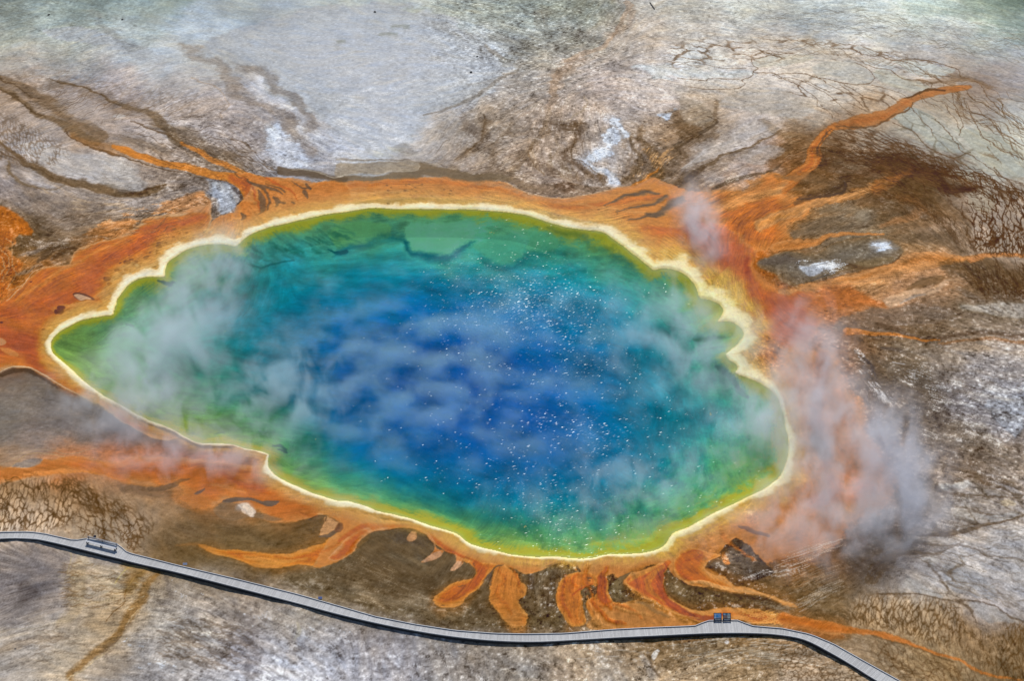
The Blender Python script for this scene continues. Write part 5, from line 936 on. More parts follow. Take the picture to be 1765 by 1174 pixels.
# ------------------------------------------------------------------ the pool: shoreline (photo px) + width of the pale rim
SH = """89,598,9 92,584,10 105.6,571,11 126,559,12 150,550,13 177,545,13 193.5,543,14 197,535,18 199,530,19 204,516,18 213,500.7,18 228,487,19 252,479,18 272.6,478,20 284,477,20 286,465,20 293,451,19 310,437.7,18 330.5,426.8,17 354,421.7,16 381.6,420,16 405.5,424,16 410,422,16 422.5,411,14 439.5,401,13 467,391,14 477,389,14
500,383,14 531.5,375.5,13 564,369,12 600,363.5,12 648,358.8,11 692,360.5,12 743.5,360,12 780,360.5,11 818.5,362,12 869.6,364.6,12 903.7,369.7,11 927.5,377.5,11 961.6,388.4,11 999,396,12 1033,398.5,14 1047,403.6,16 1057,412,18 1081,429,20 1104.7,446,20 1124,462,20 1130,464,22 1145.6,461.6,26 1165,465,28
1185,475,26 1197,489,26 1204,502,28 1209,514,32 1226,517,34 1241.7,524.6,32 1248,535,28 1245,545,30 1239,555,36 1253.6,554,32 1270.6,560,30 1281,572,26 1279,584,22 1267,598,14 1255,608,8 1251,613,7 1258,621,14 1269,627,17 1273,635,15 1269,642,15 1284,648,18 1308,657.5,15 1328.5,671,12 1340.5,685,10 1345.6,700,10
1352,720,10 1357,745,10 1360,775,12 1356,798,13 1345.6,821.7,14 1328.5,837,12 1301,852,12 1267,867.7,12 1233,883,14 1209,896.7,15 1185.4,910,15 1159,920.5,15 1149,937.5,13 1135,947.8,9 1111.5,954,7 1074,956,7 1040,958,6 1016,964,6 989,965,6 955,961,6 914,960.7,6 880,957,6 852.6,950.5,7
825,943.7,7 808,937,7 791,924,8 774,917,7 743.5,908.6,6 709.5,896.7,6 675.4,886.4,8 648,880,9 624,871,10 597,864,11 580,863,11 559,857,11 525,846,10 494,832,10 473.6,818,11 463,806,10 461,793,4 463,785,3 452,780,4 439.5,777,3 422.5,774,3 398.6,766,3 375,765,4 347.5,765,4
330.5,759.7,4 306.6,746,4 289.6,737.5,5 255.5,724,6 218,703.5,7 184,684.7,8 153,662.6,10 129.5,642,12 109,625,11 95.4,611.5,10"""
sh = np.array([[float(q) for q in s.split(',')] for s in SH.split()])
n_sub = 4; shp = catmull(sh, True, n_sub)
W1s = fbm(1.2, 71, 3)
PADR = 95
wd, S, VV = seg_field(shp[:, :2], PADR, 1.2, np.column_stack([np.zeros(len(shp)), shp[:, 2]]), True)
ins = inside(U[wd] + 1.2 * W1u[wd], V[wd] + .72 * W1v[wd], shp[:, :2])
SD = np.full((NY, NX), PADR, np.float32); SD[wd] = np.where(ins, -S, S)
RW = np.zeros((NY, NX), np.float32) + 10; RW[wd] = VV[..., 1]
s, rw = SD[wd], np.maximum(RW[wd], 2.5)
lc = LIC2[wd]; w2 = W2[wd]; l1 = LIC1[wd]
# warm halo outside the rim: pale orange fading to the mats
hal = (1 - ss(0, 1, (s - rw * .9) / (rw * 1.0 + 16 + 3 * w2))) * (s > 0)
blend(wd, (hal * .75).astype(np.float32), c3((216, 158, 78)), wet=.7)
yel = rbf([(89, 598, .3), (300, 430, .1), (700, 350, .25), (1000, 390, .3), (1150, 460, .5), (1220, 510, 1.0), (1280, 560, 1.0), (1260, 600, .6), (1300, 650, .25), (1330, 830, .6), (1200, 900, .7), (1000, 960, .5), (800, 930, .4), (600, 860, .2), (450, 800, .1), (200, 690, .3)], 60)
yl = gsample(yel, U[wd], V[wd])[..., 0].astype(np.float32)
blend(wd, (ss(.1, 1.0, hal) * yl * .5 * ss(.2, 1.2, .6 * l1 + .7 * w2 + .9)).astype(np.float32), c3((214, 170, 40)))
# the pale rim itself, ragged on the outside
rn = fbm(2.6, 73, 4, pers=.6)[wd]; rw = rw * np.clip(.95 + .2 * rn, .5, 1.5)
edge_n = (2.6 * w2 + 1.6 * lc + 1.6 * l1) * np.clip(rw / 14, .4, 1.6)
rim = ss(-.9, .9, s) * (1 - ss(-.2, .26, (s - rw * .92 + edge_n * .5) / rw)) * np.clip(.97 + .08 * rn, .8, 1)
rc = ramp(s / rw, [(0, (242, 216, 150)), (.2, (252, 242, 214)), (.65, (248, 228, 192)), (1.1, (230, 190, 130))])
rc = rc * (1 - yl[..., None] * np.array([0.0, .05, .34], np.float32) * (0.45 + .55 * ss(-.5, 1.2, w2 + (s / rw - .4))[..., None]))
blend(wd, rim.astype(np.float32), rc, amp=.05, wet=.35)
m = ss(1.1, 1.9, .8 * l1 + .8 * w2) * rim * ss(.35, .8, s / rw)
blend(wd, (m * .35).astype(np.float32), c3((214, 170, 90)))
# bed of the pool (seen through the water)
BED = """375: 500,130,160,70 600,120,160,80 700,120,165,85 800,105,160,85 900,120,160,70 1000,140,160,50
400: 480,80,140,100 560,84,150,96 640,90,164,110 720,100,176,116 800,96,170,112 880,80,150,110 960,90,150,86 1050,140,160,60
430: 450,50,120,104 520,36,116,110 600,40,130,118 680,20,110,112 740,96,176,124 800,80,160,118 860,50,140,112 920,40,130,104 1000,50,140,100 1080,100,146,70
460: 340,124,150,70 420,40,110,90 500,20,104,110 600,14,104,118 700,14,106,122 800,14,108,126 900,16,112,124 1000,24,120,120 1080,50,136,110 1140,90,140,90
500: 230,124,156,66 300,84,132,90 380,36,110,92 460,16,100,106 550,8,96,124 640,8,96,134 740,4,90,140 840,6,96,144 940,12,108,140 1040,30,130,130 1120,60,140,104 1190,110,150,80
540: 210,104,140,80 280,70,124,84 360,28,106,94 440,10,92,112 520,6,86,128 620,6,86,140 720,4,82,146 820,4,84,148 920,6,96,148 1000,16,120,148 1080,30,130,136 1160,60,128,100 1240,150,170,60
580: 120,126,146,54 190,110,150,80 270,80,130,86 360,30,108,92 440,12,92,106 520,6,82,126 620,6,74,142 720,4,68,150 820,4,66,152 920,6,84,150 1010,14,110,146 1100,26,120,126 1180,40,120,110 1250,120,160,70
620: 130,132,144,54 220,104,140,76 300,70,126,86 380,30,110,94 460,10,96,110 540,6,80,126 640,4,66,144 740,4,58,150 840,4,60,152 940,6,76,150 1030,10,96,142 1120,24,114,120 1200,44,128,112 1260,100,140,90
660: 180,124,140,64 280,96,136,76 360,50,118,76 440,22,104,92 520,8,90,112 620,4,70,138 720,2,58,148 820,2,56,150 920,4,66,150 1020,8,88,146 1110,14,104,134 1200,38,124,116 1290,56,120,90 1330,90,150,90
700: 250,140,146,50 310,140,150,40 360,100,138,50 430,60,120,70 510,20,100,92 590,6,84,122 680,2,66,142 780,2,58,148 880,4,60,148 980,6,76,148 1080,10,94,140 1170,26,116,128 1250,54,136,120 1320,96,160,104
735: 310,168,160,34 370,150,158,36 430,96,142,50 490,56,126,66 560,20,104,98 640,4,80,130 740,2,64,142 840,2,60,144 940,4,64,146 1040,8,82,144 1140,18,104,134 1230,46,130,120 1320,100,156,96
770: 420,168,158,34 480,108,144,46 550,66,138,64 620,16,108,104 700,4,84,126 800,2,72,136 900,2,68,140 1000,4,72,142 1100,12,92,136 1200,36,124,118 1290,80,146,100 1340,120,160,80
810: 490,150,156,50 550,110,148,56 620,56,132,80 700,14,102,112 790,4,84,126 890,2,78,132 990,4,82,132 1090,14,100,124 1180,44,130,106 1260,90,154,88 1330,150,166,56
845: 530,176,168,44 600,130,154,56 670,76,140,70 740,24,110,100 820,6,90,116 920,4,86,120 1020,10,94,118 1110,40,122,98 1190,86,146,84 1280,150,166,64
880: 640,180,168,40 700,130,150,50 770,76,140,66 840,20,108,96 920,8,96,106 1010,24,108,96 1090,70,136,82 1160,110,154,76 1220,170,170,52
915: 760,180,164,40 820,130,154,50 890,80,142,66 970,76,136,78 1050,104,150,78 1120,150,166,66
945: 830,190,168,48 900,170,168,54 1000,164,168,64 1100,184,172,54"""
bl = []
for ln in BED.split('\n'):
    v, rest = ln.split(':')
    for q in rest.split():
        u, r, g_, b = q.split(','); bl.append((float(u), float(v), float(r) / 255, float(g_) / 255, float(b) / 255))
BB = rbf(bl, 32)
a_in = ss(1.2, -1.2, s).astype(np.float32)
uu = U[wd] + 10 * W1u[wd] + 7 * w2; vv = V[wd] + 7 * W1v[wd] + 4 * w2
bedc = gsample(BB, uu, vv).astype(np.float32)
tex = 1 + .05 * w2 + .05 * lc + .03 * l1 + .07 * fn[wd]
bedc = bedc * tex[..., None] + np.array([0, .045, .035], np.float32); gq = (1 - ss(.0, .16, bedc[..., 2] - bedc[..., 1]))[..., None]; bedc = bedc + gq * np.array([.085, .085, .095], np.float32)
# yellow-olive shelf by the edge
ow = gsample(rbf([(100, 590, 8), (180, 550, 7), (230, 500, 14), (300, 460, 14), (450, 400, 12), (600, 368, 9), (750, 365, 8), (900, 375, 12), (1040, 410, 16), (1110, 455, 14), (1220, 530, 20), (1265, 580, 20), (1260, 625, 14), (1320, 680, 12), (1345, 760, 22), (1300, 840, 26), (1180, 900, 24), (1040, 940, 20), (900, 940, 18), (780, 905, 20), (680, 875, 20), (560, 840, 18), (470, 790, 14), (380, 755, 14), (300, 730, 14), (160, 655, 12)], 50), U[wd], V[wd])[..., 0].astype(np.float32)
q = -s / (ow * (1 + .25 * w2 + .12 * l1))
bright = ss(620, 820, V[wd]) 
sc0 = ramp(q, [(0, (232, 206, 104)), (.25, (206, 186, 60)), (.6, (188, 178, 58)), (1.2, (142, 166, 84))])
sc1 = ramp(q, [(0, (240, 206, 110)), (.3, (222, 184, 66)), (.7, (206, 176, 58)), (1.2, (170, 168, 62))])
scc = sc0 * (1 - bright[..., None]) + sc1 * bright[..., None]
a2 = (1 - ss(.5, 1.7, q))[..., None]
bedc = bedc * (1 - a2) + scc * a2
C[wd] = C[wd] * (1 - a_in[..., None]) + a_in[..., None] * bedc
AMP[wd] = AMP[wd] * (1 - a_in) + a_in * .03; WET[wd] = WET[wd] * (1 - a_in)
for s_, c_ in (('-40,0 0,85 60,70 150,52 250,40 260,-20 100,-40', (116, 174, 100)), ('365,-30 360,30 385,70 430,98 490,108 560,104 620,82 690,50 700,10 680,-40', (124, 198, 142)), ('715,60 740,105 790,125 860,135 930,125 965,90 950,30 830,10', (98, 176, 132)), ('975,70 1000,100 1060,105 1120,95 1140,60 1080,30 1000,40', (104, 176, 120))):
    poly('E', s_, c_, 5, .7, 5)
# drowned ledges: dark arcs and blue-black gaps under the top rim
for s_, w_, c_, a_ in (
    ('360,60 380,95 430,118 490,128 560,125 620,105 670,75 700,50', [6, 20, 26, 26, 22, 16, 16, 6], (8, 70, 92), .85), ('0,95 60,85 110,70 180,50 260,40 330,40 360,60', [10, 18, 14, 10, 12, 16, 20], (10, 74, 84), .8),
    ('740,120 780,140 860,150 930,150 980,130', [10, 18, 18, 14, 6], (20, 86, 92), .7), ('970,100 1040,115 1100,110 1160,125', [6, 16, 12, 6], (22, 90, 88), .6), ('1090,18 1150,35 1230,48 1290,60', [6, 12, 10, 6], (40, 90, 60), .7),
    ('1300,75 1340,90 1400,100', [8, 12, 6], (44, 96, 70), .6), ('1400,125 1450,150 1520,175', [8, 14, 8], (44, 92, 76), .6), ('1160,170 1220,185 1260,175', [6, 14, 6], (20, 84, 80), .6),
    ('1140,640 1230,660 1300,700', [60, 90, 60], (12, 90, 110), .35), ('1190,370 1240,390 1320,380', [40, 60, 30], (20, 90, 90), .5)):
    stroke('E', s_, [x / 2.935 * 1.7 for x in w_], c_, 11, a_ * .75, 7)
for s_, w_, c_, a_ in (('800,280 850,290 890,270', [6, 20, 8], (34, 76, 60), .8), ('640,485 680,485', [8, 8], (70, 110, 70), .6), ('1640,85 1700,100 1761,95', [6, 16, 18], (16, 80, 84), .8), ('1270,160 1340,172 1420,160 1500,150', [6, 10, 10, 6], (26, 90, 84), .6), ('850,945 1000,1000 1100,1020', [60, 60, 30], (170, 160, 40), .3), ('1100,1030 1140,1020 1150,1030', [6, 10, 6], (70, 100, 60), .7), ('1370,1100 1420,1090 1440,1110 1400,1115', [8, 18, 18, 8], (56, 92, 66), .8)):
    stroke('D', s_, [x / 2.935 for x in w_], c_, 3, a_, 4)
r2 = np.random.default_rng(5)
for k in range(54):                                       # short dark ridged strokes along the ledge, upper left of the pool
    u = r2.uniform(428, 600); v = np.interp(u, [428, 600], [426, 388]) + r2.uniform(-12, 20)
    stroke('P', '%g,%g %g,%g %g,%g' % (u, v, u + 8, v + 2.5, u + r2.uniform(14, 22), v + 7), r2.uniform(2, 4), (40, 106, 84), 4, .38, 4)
for s_, w_, c_, a_ in (('90,545 160,550 240,548', [10, 16, 8], (40, 96, 56), .6), ('160,590 240,600', [12, 10], (50, 110, 60), .5), ('210,690 260,720 330,790', [10, 26, 30], (30, 90, 80), .6), ('330,800 380,830', [30, 20], (24, 84, 80), .5)):
    stroke('F', s_, [x / 2.935 for x in w_], c_, 4, a_, 4)
C[wd] = np.where((ins & (s < -1.5))[..., None], C[wd], C[wd])

# ------------------------------------------------------------------ grain, relief, mesh
og = ss(.22, .46, C[..., 0] - C[..., 2]) * ss(.5, .72, C[..., 0]); og[wd] *= (1 - a_in)
og = og * ss(.66, .82, C[..., 0]); C *= (1 - .05 * og)[..., None]; C[..., 1] += .034 * og; C[..., 2] += .065 * og
ng = (ss(300, 420, U) * (1 - ss(880, 1020, U)) * ss(1075, 1110, V)).astype(np.float32); C[..., 2] += .030 * ng; C[..., 1] += .010 * ng
dp = np.zeros((NY, NX), np.float32); dp[wd] = a_in * ss(-.02, .22, C[wd][..., 2] - C[wd][..., 1]); C[..., 1] += .135 * dp; C[..., 2] += .025 * dp; C[..., 0] -= .01 * dp
lake = np.zeros((NY, NX), np.float32); lake[wd] = a_in
dry = 1 - lake
bz = (lake * np.exp(-((U - 800) / 290) ** 4 - ((V - 665) / 175) ** 4) * .6).astype(np.float32)[..., None] * (1 + .1 * W2[..., None]); C = C * (1 - bz) + bz * (np.array([.01, .385, .69], np.float32) * (1 + .05 * fn[..., None]))
lum = C.mean(-1)
grain = GAM * (1 - .75 * ss(.35, .6, WET)); grain[wd] *= (1 - .9 * rim).astype(np.float32)
RD = 1 - np.abs(fbm(2.6, 81, 5, pers=.6)) * 1.25                       # ridged: crust edges
RD2 = 1 - np.abs(fbm(.9, 82, 4, pers=.6)) * 1.25
rill = ss(.8, 1.7, -LIC4 + .45 * W2) * ss(.05, .14, AMP); crest = ss(.9, 1.8, LIC4 + .4 * W2) * ss(.05, .14, AMP)
tex = AMP * (.30 * LIC1 + (.16 + .12 * ss(.12, .22, AMP)) * LIC2) - (.13 * rill - .08 * crest) * np.clip(.6 + .5 * fn, .1, 1.3) + grain * (.085 * GR + .05 * W2 + .035 * RD + .05 * RD2) + .012 * GR
fleck = ss(1.5, 2.3, .9 * GR + .55 * W2 + .35 * LIC1 + .4 * RD2) * (grain - .35).clip(0) * .8
C += (fleck * .5)[..., None] * (np.array([.86, .85, .84], np.float32) - C) * dry[..., None]
fleck = ss(1.5, 2.3, .9 * np.roll(GR, 7, 1) - .55 * W2 - .4 * LIC1 + .3 * RD2) * (grain - .2).clip(0)
C -= (fleck * .45)[..., None] * C * dry[..., None]
C *= (1 + np.clip(tex, -.45, .5) * (1 - .85 * lake))[..., None]
C *= (1 + .008 * (LIC2 * dry)[..., None] * np.array([1, 0, -1.5], np.float32))
np.clip(C, .015, .97, out=C)
lin = np.where(C <= .04045, C / 12.92, ((C + .055) / 1.055) ** 2.4) * KALB
lk_ = lake[..., None]
lin = (lin - (np.array([.002, .016, .024], np.float32) + (WET.clip(.15, 1) - .15)[..., None] * np.array([0, .002, .008], np.float32)) * (1 - lk_) - np.array([.012, .010, .010], np.float32) * lk_) * (np.array([1.03, 1.04, 1.0], np.float32) * (1 - lk_) + np.array([1.8, 2.08, 2.12], np.float32) * lk_)
np.clip(lin, .004, .92, out=lin)
# relief: mound towards the rim, runoff ridges, channel cuts, pool bowl
Z *= dry
Z += dry * (.004 * LIC4 + .006 * LIC2 + .0035 * LIC1 + .012 * W2 + .06 * fn) * (AMP / .1).clip(.3, 2)
Z[wd] += (.05 * np.exp(-((s - rw * .5) / (rw * .6)) ** 2) * dry[wd]).astype(np.float32)
Z += dry * .10
far = ss(0, 4, SD); Z = Z * far + (1 - far) * .04
Z[wd] = np.where(ins, -np.minimum(.02 + .035 * np.maximum(-s - 1, 0), 1.3) - .02, Z[wd])
# walk corridor is kept low so that the deck stands clear
edgef = np.minimum(np.minimum(X - XS[0], XS[-1] - X), np.minimum(Y - YS[0], YS[-1] - Y)); edgef = ss(0, 8, edgef).astype(np.float32)
Z *= edgef
PADX = np.array([2, 6, 14, 30, 60, 120, 260, 600, 1500, 4000, 9000.0])
xs = np.concatenate([XS[0] - PADX[::-1], XS, XS[-1] + PADX]); ys = np.concatenate([YS[0] - PADX[::-1], YS, YS[-1] + PADX])
NP_ = len(PADX); nx, ny = len(xs), len(ys)
pz = np.pad(Z, NP_, constant_values=0); pc = np.pad(lin, ((NP_, NP_), (NP_, NP_), (0, 0)), mode='edge'); pw = np.pad(WET, NP_, mode='edge')
gx, gy = np.meshgrid(xs, ys)
out = np.maximum(np.maximum(XS[0] - gx, gx - XS[-1]), np.maximum(YS[0] - gy, gy - YS[-1])).clip(0)
t = ss(0, 40, out)[..., None]; pc = pc * (1 - t) + t * np.array([.27, .24, .20])
def grid_mesh(name, gx, gy, gz, keep=None):
    ny, nx = gx.shape
    co = np.stack([gx, gy, gz], -1).reshape(-1, 3).astype(np.float32)
    idx = np.arange(nx * ny, dtype=np.int32).reshape(ny, nx)
    q = np.stack([idx[:-1, :-1], idx[:-1, 1:], idx[1:, 1:], idx[1:, :-1]], -1)
    q = q.reshape(-1, 4) if keep is None else q[keep]
    if keep is not None:
        used = np.unique(q); mp = np.full(len(co), -1, np.int32); mp[used] = np.arange(len(used)); co = co[used]; q = mp[q]
    me = bpy.data.meshes.new(name)
    me.vertices.add(len(co)); me.vertices.foreach_set('co', co.ravel())
    me.loops.add(q.size); me.loops.foreach_set('vertex_index', q.ravel().astype(np.int32))
    me.polygons.add(len(q)); me.polygons.foreach_set('loop_start', np.arange(0, q.size, 4, dtype=np.int32)); me.polygons.foreach_set('loop_total', np.full(len(q), 4, np.int32))
    me.polygons.foreach_set('use_smooth', np.ones(len(q), bool))
    me.update()
    ob = bpy.data.objects.new(name, me); COL.objects.link(ob); return ob, me
ground, gm = grid_mesh('ground', gx, gy, pz)
at = gm.color_attributes.new('tint', 'FLOAT_COLOR', 'POINT')
rgba = np.ones((nx * ny, 4), np.float32); rgba[:, :3] = pc.reshape(-1, 3); rgba[:, 3] = pw.reshape(-1)
at.data.foreach_set('color', rgba.ravel())
ground['kind'] = 'structure'
ga = gm.attributes.new('grain', 'FLOAT', 'POINT'); ga.data.foreach_set('value', np.pad((grain * dry).astype(np.float32), NP_, mode='edge').ravel())
print('ground', gm.vertices.__len__(), round(time.time() - T0, 1))

def mat(name):
    m = bpy.data.materials.new(name); m.use_nodes = True
    nt = m.node_tree; nt.nodes.clear(); o = nt.nodes.new('ShaderNodeOutputMaterial'); return m, nt, o
def N(nt, t, **kw):
    n = nt.nodes.new(t)
    for k, v in kw.items():
        if k in n.inputs: n.inputs[k].default_value = v
        else: setattr(n, k, v)
    return n
def mathn(nt, op, a, b=None, c=None, clamp=False):
    n = nt.nodes.new('ShaderNodeMath'); n.operation = op; n.use_clamp = clamp
    for i, x in enumerate((a, b, c)):
        if x is None: continue
        if isinstance(x, (int, float)): n.inputs[i].default_value = x
        else: nt.links.new(x, n.inputs[i])
    return n.outputs[0]
# ground material
m, nt, o = mat('sinter_and_bacterial_mat'); L = nt.links.new
b = N(nt, 'ShaderNodeBsdfPrincipled'); L(b.outputs[0], o.inputs[0])
a = N(nt, 'ShaderNodeAttribute', attribute_name='tint')
tc = N(nt, 'ShaderNodeNewGeometry')
n1 = N(nt, 'ShaderNodeTexNoise', Scale=4.0, Detail=5.0, Roughness=.8); L(tc.outputs['Position'], n1.inputs['Vector'])
n2 = N(nt, 'ShaderNodeTexNoise', Scale=.35, Detail=3.0, Roughness=.6); L(tc.outputs['Position'], n2.inputs['Vector'])
gr_ = N(nt, 'ShaderNodeAttribute', attribute_name='grain'); f = mathn(nt, 'ADD', mathn(nt, 'MULTIPLY', mathn(nt, 'SUBTRACT', n1.outputs[0], .5), mathn(nt, 'MULTIPLY_ADD', gr_.outputs['Fac'], 1.0, .10)), 1.0); f2 = mathn(nt, 'MULTIPLY_ADD', n2.outputs[0], .16, .92)
fm = mathn(nt, 'MULTIPLY', f, f2)
vm = N(nt, 'ShaderNodeVectorMath', operation='SCALE'); L(a.outputs['Color'], vm.inputs[0]); L(fm, vm.inputs['Scale'])
L(vm.outputs[0], b.inputs['Base Color'])
rg = mathn(nt, 'MULTIPLY_ADD', a.outputs['Alpha'], -.42, .88); L(rg, b.inputs['Roughness']); b.inputs['IOR'].default_value = 1.33; L(mathn(nt, 'MULTIPLY_ADD', a.outputs['Alpha'], .10, .07), b.inputs['Specular IOR Level'])
bp = N(nt, 'ShaderNodeBump', Distance=.03); L(mathn(nt, 'MULTIPLY_ADD', gr_.outputs['Fac'], .45, .02, True), bp.inputs['Strength']); L(n1.outputs[0], bp.inputs['Height']); L(bp.outputs[0], b.inputs['Normal'])
gm.materials.append(m)

# ------------------------------------------------------------------ water surface
PL = np.array([ground_at(p[0], p[1]) for p in shp[:, :2]])
cw = PL.mean(0); th_ = radians(18); ca, sa = cos(th_), sin(th_)
lx = np.arange(-75, 75, .27); ly = np.arange(-62, 62, .088); wgx, wgy = np.meshgrid(lx, ly)
rw_ = np.random.default_rng(9); wgx = wgx + rw_.uniform(-.3, .3, wgx.shape) * .27; wgy = wgy + rw_.uniform(-.3, .3, wgx.shape) * .088
wgx, wgy = cw[0] + wgx * ca - wgy * sa, cw[1] + wgx * sa + wgy * ca
gi = np.clip(((wgx - XS[0]) / DX).astype(int), 0, NX - 1); gj = np.clip(((wgy - YS[0]) / DY).astype(int), 0, NY - 1)
gust = fbm(11.0, 91, 4)[gj, gi]; sdw = SD[gj, gi]
pu_, pv_ = px_of(wgx, wgy)
GW = rbf([(150, 600, .1), (300, 500, .2), (450, 450, .2), (600, 420, .12), (750, 400, .05), (900, 400, .02), (1050, 420, .02), (900, 470, .12), (750, 470, .12), (1000, 500, .3), (350, 700, .35), (500, 600, .5), (650, 560, .7), (800, 540, .5), (700, 640, .9), (950, 640, 1.0), (1100, 520, .4), (1150, 650, 1.0), (1250, 600, .5),
          (550, 750, 1.0), (750, 760, 1.15), (950, 780, 1.2), (1150, 780, 1.0), (1300, 720, .8), (650, 850, .9), (850, 860, 1.15), (1050, 880, 1.1), (1200, 860, .9), (900, 940, .8)], 80)
gk = gsample(GW, pu_, pv_)[..., 0] * np.clip(1 + .45 * gust, .15, 1.8)
fine = np.clip(rw_.standard_normal(wgx.shape) + fbm(.8, 92, 2)[gj, gi], -1.5, 6)
wz = rw_.normal(0, 1, wgx.shape) * .088 / 1.4 * np.where(fine > .3, .17, .13) * np.clip(gk, .06, 1.2) * ss(2, -6, sdw)
keep = sdw[:-1, :-1] < 9
water, wm = grid_mesh('water', wgx, wgy, wz, keep)
wm.polygons.foreach_set('use_smooth', np.zeros(len(wm.polygons), bool))
water['kind'] = 'structure'
m, nt, o = mat('pool_water'); L = nt.links.new
gl = N(nt, 'ShaderNodeBsdfGlossy', Roughness=.085); gl.inputs[0].default_value = (.0060, .0063, .0063, 1)
tr = N(nt, 'ShaderNodeBsdfTransparent'); tr.inputs[0].default_value = (.97, .99, 1, 1)
fr = N(nt, 'ShaderNodeFresnel', IOR=1.33); up_ = N(nt, 'ShaderNodeCombineXYZ', Z=1.0); L(up_.outputs[0], fr.inputs['Normal'])
mx = N(nt, 'ShaderNodeMixShader'); L(fr.outputs[0], mx.inputs[0]); L(tr.outputs[0], mx.inputs[1]); L(gl.outputs[0], mx.inputs[2]); L(mx.outputs[0], o.inputs[0])
wm.materials.append(m)

# ------------------------------------------------------------------ mesh helpers for the built things
class MB:
    def __init__(s): s.v = []; s.f = []; s.c = []
    def box(s, c, size, ax=(1, 0, 0), up=(0, 0, 1), col=1.0):
        ax = Vector(ax).normalized(); up = Vector(up); ay = up.cross(ax).normalized(); az = ax.cross(ay).normalized()
        b0 = len(s.v); c = Vector(c)
        for dz in (-.5, .5):
            for dx, dy in ((-.5, -.5), (.5, -.5), (.5, .5), (-.5, .5)):
                s.v.append(tuple(c + ax * dx * size[0] + ay * dy * size[1] + az * dz * size[2]))
        for q in ((0, 3, 2, 1), (4, 5, 6, 7), (0, 1, 5, 4), (1, 2, 6, 5), (2, 3, 7, 6), (3, 0, 4, 7)):
            s.f.append([b0 + i for i in q]); s.c.append(col)
    def quad8(s, lo, hi, col=1.0):
        b0 = len(s.v); s.v += [tuple(p) for p in lo] + [tuple(p) for p in hi]; n = len(lo)
        s.f.append([b0 + i for i in range(n)][::-1]); s.f.append([b0 + n + i for i in range(n)])
        for i in range(n): s.f.append([b0 + i, b0 + (i + 1) % n, b0 + n + (i + 1) % n, b0 + n + i])
        s.c += [col] * (n + 2)
    def build(s, name, m, parent=None):
        me = bpy.data.meshes.new(name); me.from_pydata(s.v, [], s.f); me.update()
        if len(set(s.c)) > 1:
            a = me.attributes.new('shade', 'FLOAT', 'FACE'); a.data.foreach_set('value', s.c)
        o = bpy.data.objects.new(name, me); COL.objects.link(o); me.materials.append(m)
        if parent:
            o.parent = parent; o.matrix_parent_inverse = parent.matrix_basis.inverted()
        return o
def simple(name, col, rough=.6, var=.12, sc_=6.0, metal=0.0, attr=False):
    m, nt, o = mat(name); L = nt.links.new
    b = N(nt, 'ShaderNodeBsdfPrincipled', Roughness=rough, Metallic=metal); L(b.outputs[0], o.inputs[0])
    g = N(nt, 'ShaderNodeNewGeometry'); n = N(nt, 'ShaderNodeTexNoise', Scale=sc_, Detail=4.0); L(g.outputs['Position'], n.inputs['Vector'])
    f = mathn(nt, 'MULTIPLY_ADD', n.outputs[0], var * 2, 1 - var)
    if attr:
        a = N(nt, 'ShaderNodeAttribute', attribute_name='shade'); f = mathn(nt, 'MULTIPLY', f, a.outputs['Fac'])
    v = N(nt, 'ShaderNodeVectorMath', operation='SCALE'); v.inputs[0].default_value = col; L(f, v.inputs['Scale']); L(v.outputs[0], b.inputs['Base Color'])
    return m
def empty(name, loc, label=None, cat=None, group=None):
    o = bpy.data.objects.new(name, None); COL.objects.link(o); o.location = loc; o.empty_display_size = .5
    if label: o['label'] = label
    if cat: o['category'] = cat
    if group: o['group'] = group
    bpy.context.view_layer.update()
    return o
M_DECK = simple('weathered_grey_boards', (.50, .49, .475), .75, .10, 9, attr=True)
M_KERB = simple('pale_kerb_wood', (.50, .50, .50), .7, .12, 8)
M_DARK = simple('shade_dark_timber', (.016, .014, .016), .8, .3, 5)  # near-black: shade on the walk's front face is put into the timber colour
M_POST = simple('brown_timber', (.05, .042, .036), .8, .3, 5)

# ------------------------------------------------------------------ boardwalk
DZ = .48
far_px = "-90,926 0,917.8 51,917 78,920.5 126,931.4 136,931 146.5,928.5 175,933 204.4,939 220,953 306.6,975 409,999 511,1024.4 580,1044 648,1063.6 716,1077 784.4,1087.5 852.6,1092.6 907,1093.6 972,1092.6 1057,1085.8 1125,1082.4 1197.4,1079.6 1219.5,1070.4 1270.6,1069.7 1296,1079.6 1349,1084 1396.7,1094 1437.6,1111 1488.7,1140 1550,1174 1640,1226"
near_px = "-90,939 0,930 51,930 78,933.5 136,947 146,949.5 175,957 204,964 238.5,973 306.6,988.5 409,1014.5 511,1041 580,1059.5 648,1075.5 716,1089 784,1099.4 852.6,1106 921,1108 989,1105 1057,1101 1125,1097.7 1180,1095 1233,1093 1294.5,1093 1342,1096 1386.5,1104.5 1430.8,1126.6 1471.6,1150.5 1509,1174 1600,1226"
def wpts(s, z): return np.array([ground_at(*[float(q) for q in p.split(',')], z) for p in s.split()])
Wf, Wn = wpts(far_px, DZ), wpts(near_px, DZ)
nd = catmull(Wn, False, 10)                            # near edge, smooth
seg = np.hypot(*np.diff(nd, axis=0).T); cs = np.concatenate([[0], np.cumsum(seg)])
Ltot = cs[-1]; npl = int(Ltot / .145)
sp_ = np.linspace(0, Ltot, npl + 1)
nearp = np.column_stack([np.interp(sp_, cs, nd[:, 0]), np.interp(sp_, cs, nd[:, 1])])
tan = np.gradient(nearp, axis=0); tan /= np.hypot(tan[:, 0], tan[:, 1])[:, None]
for _ in range(30): tan[1:-1] = (tan[:-2] + tan[1:-1] + tan[2:]) / 3
tan /= np.hypot(tan[:, 0], tan[:, 1])[:, None]
nor = np.column_stack([-tan[:, 1], tan[:, 0]])
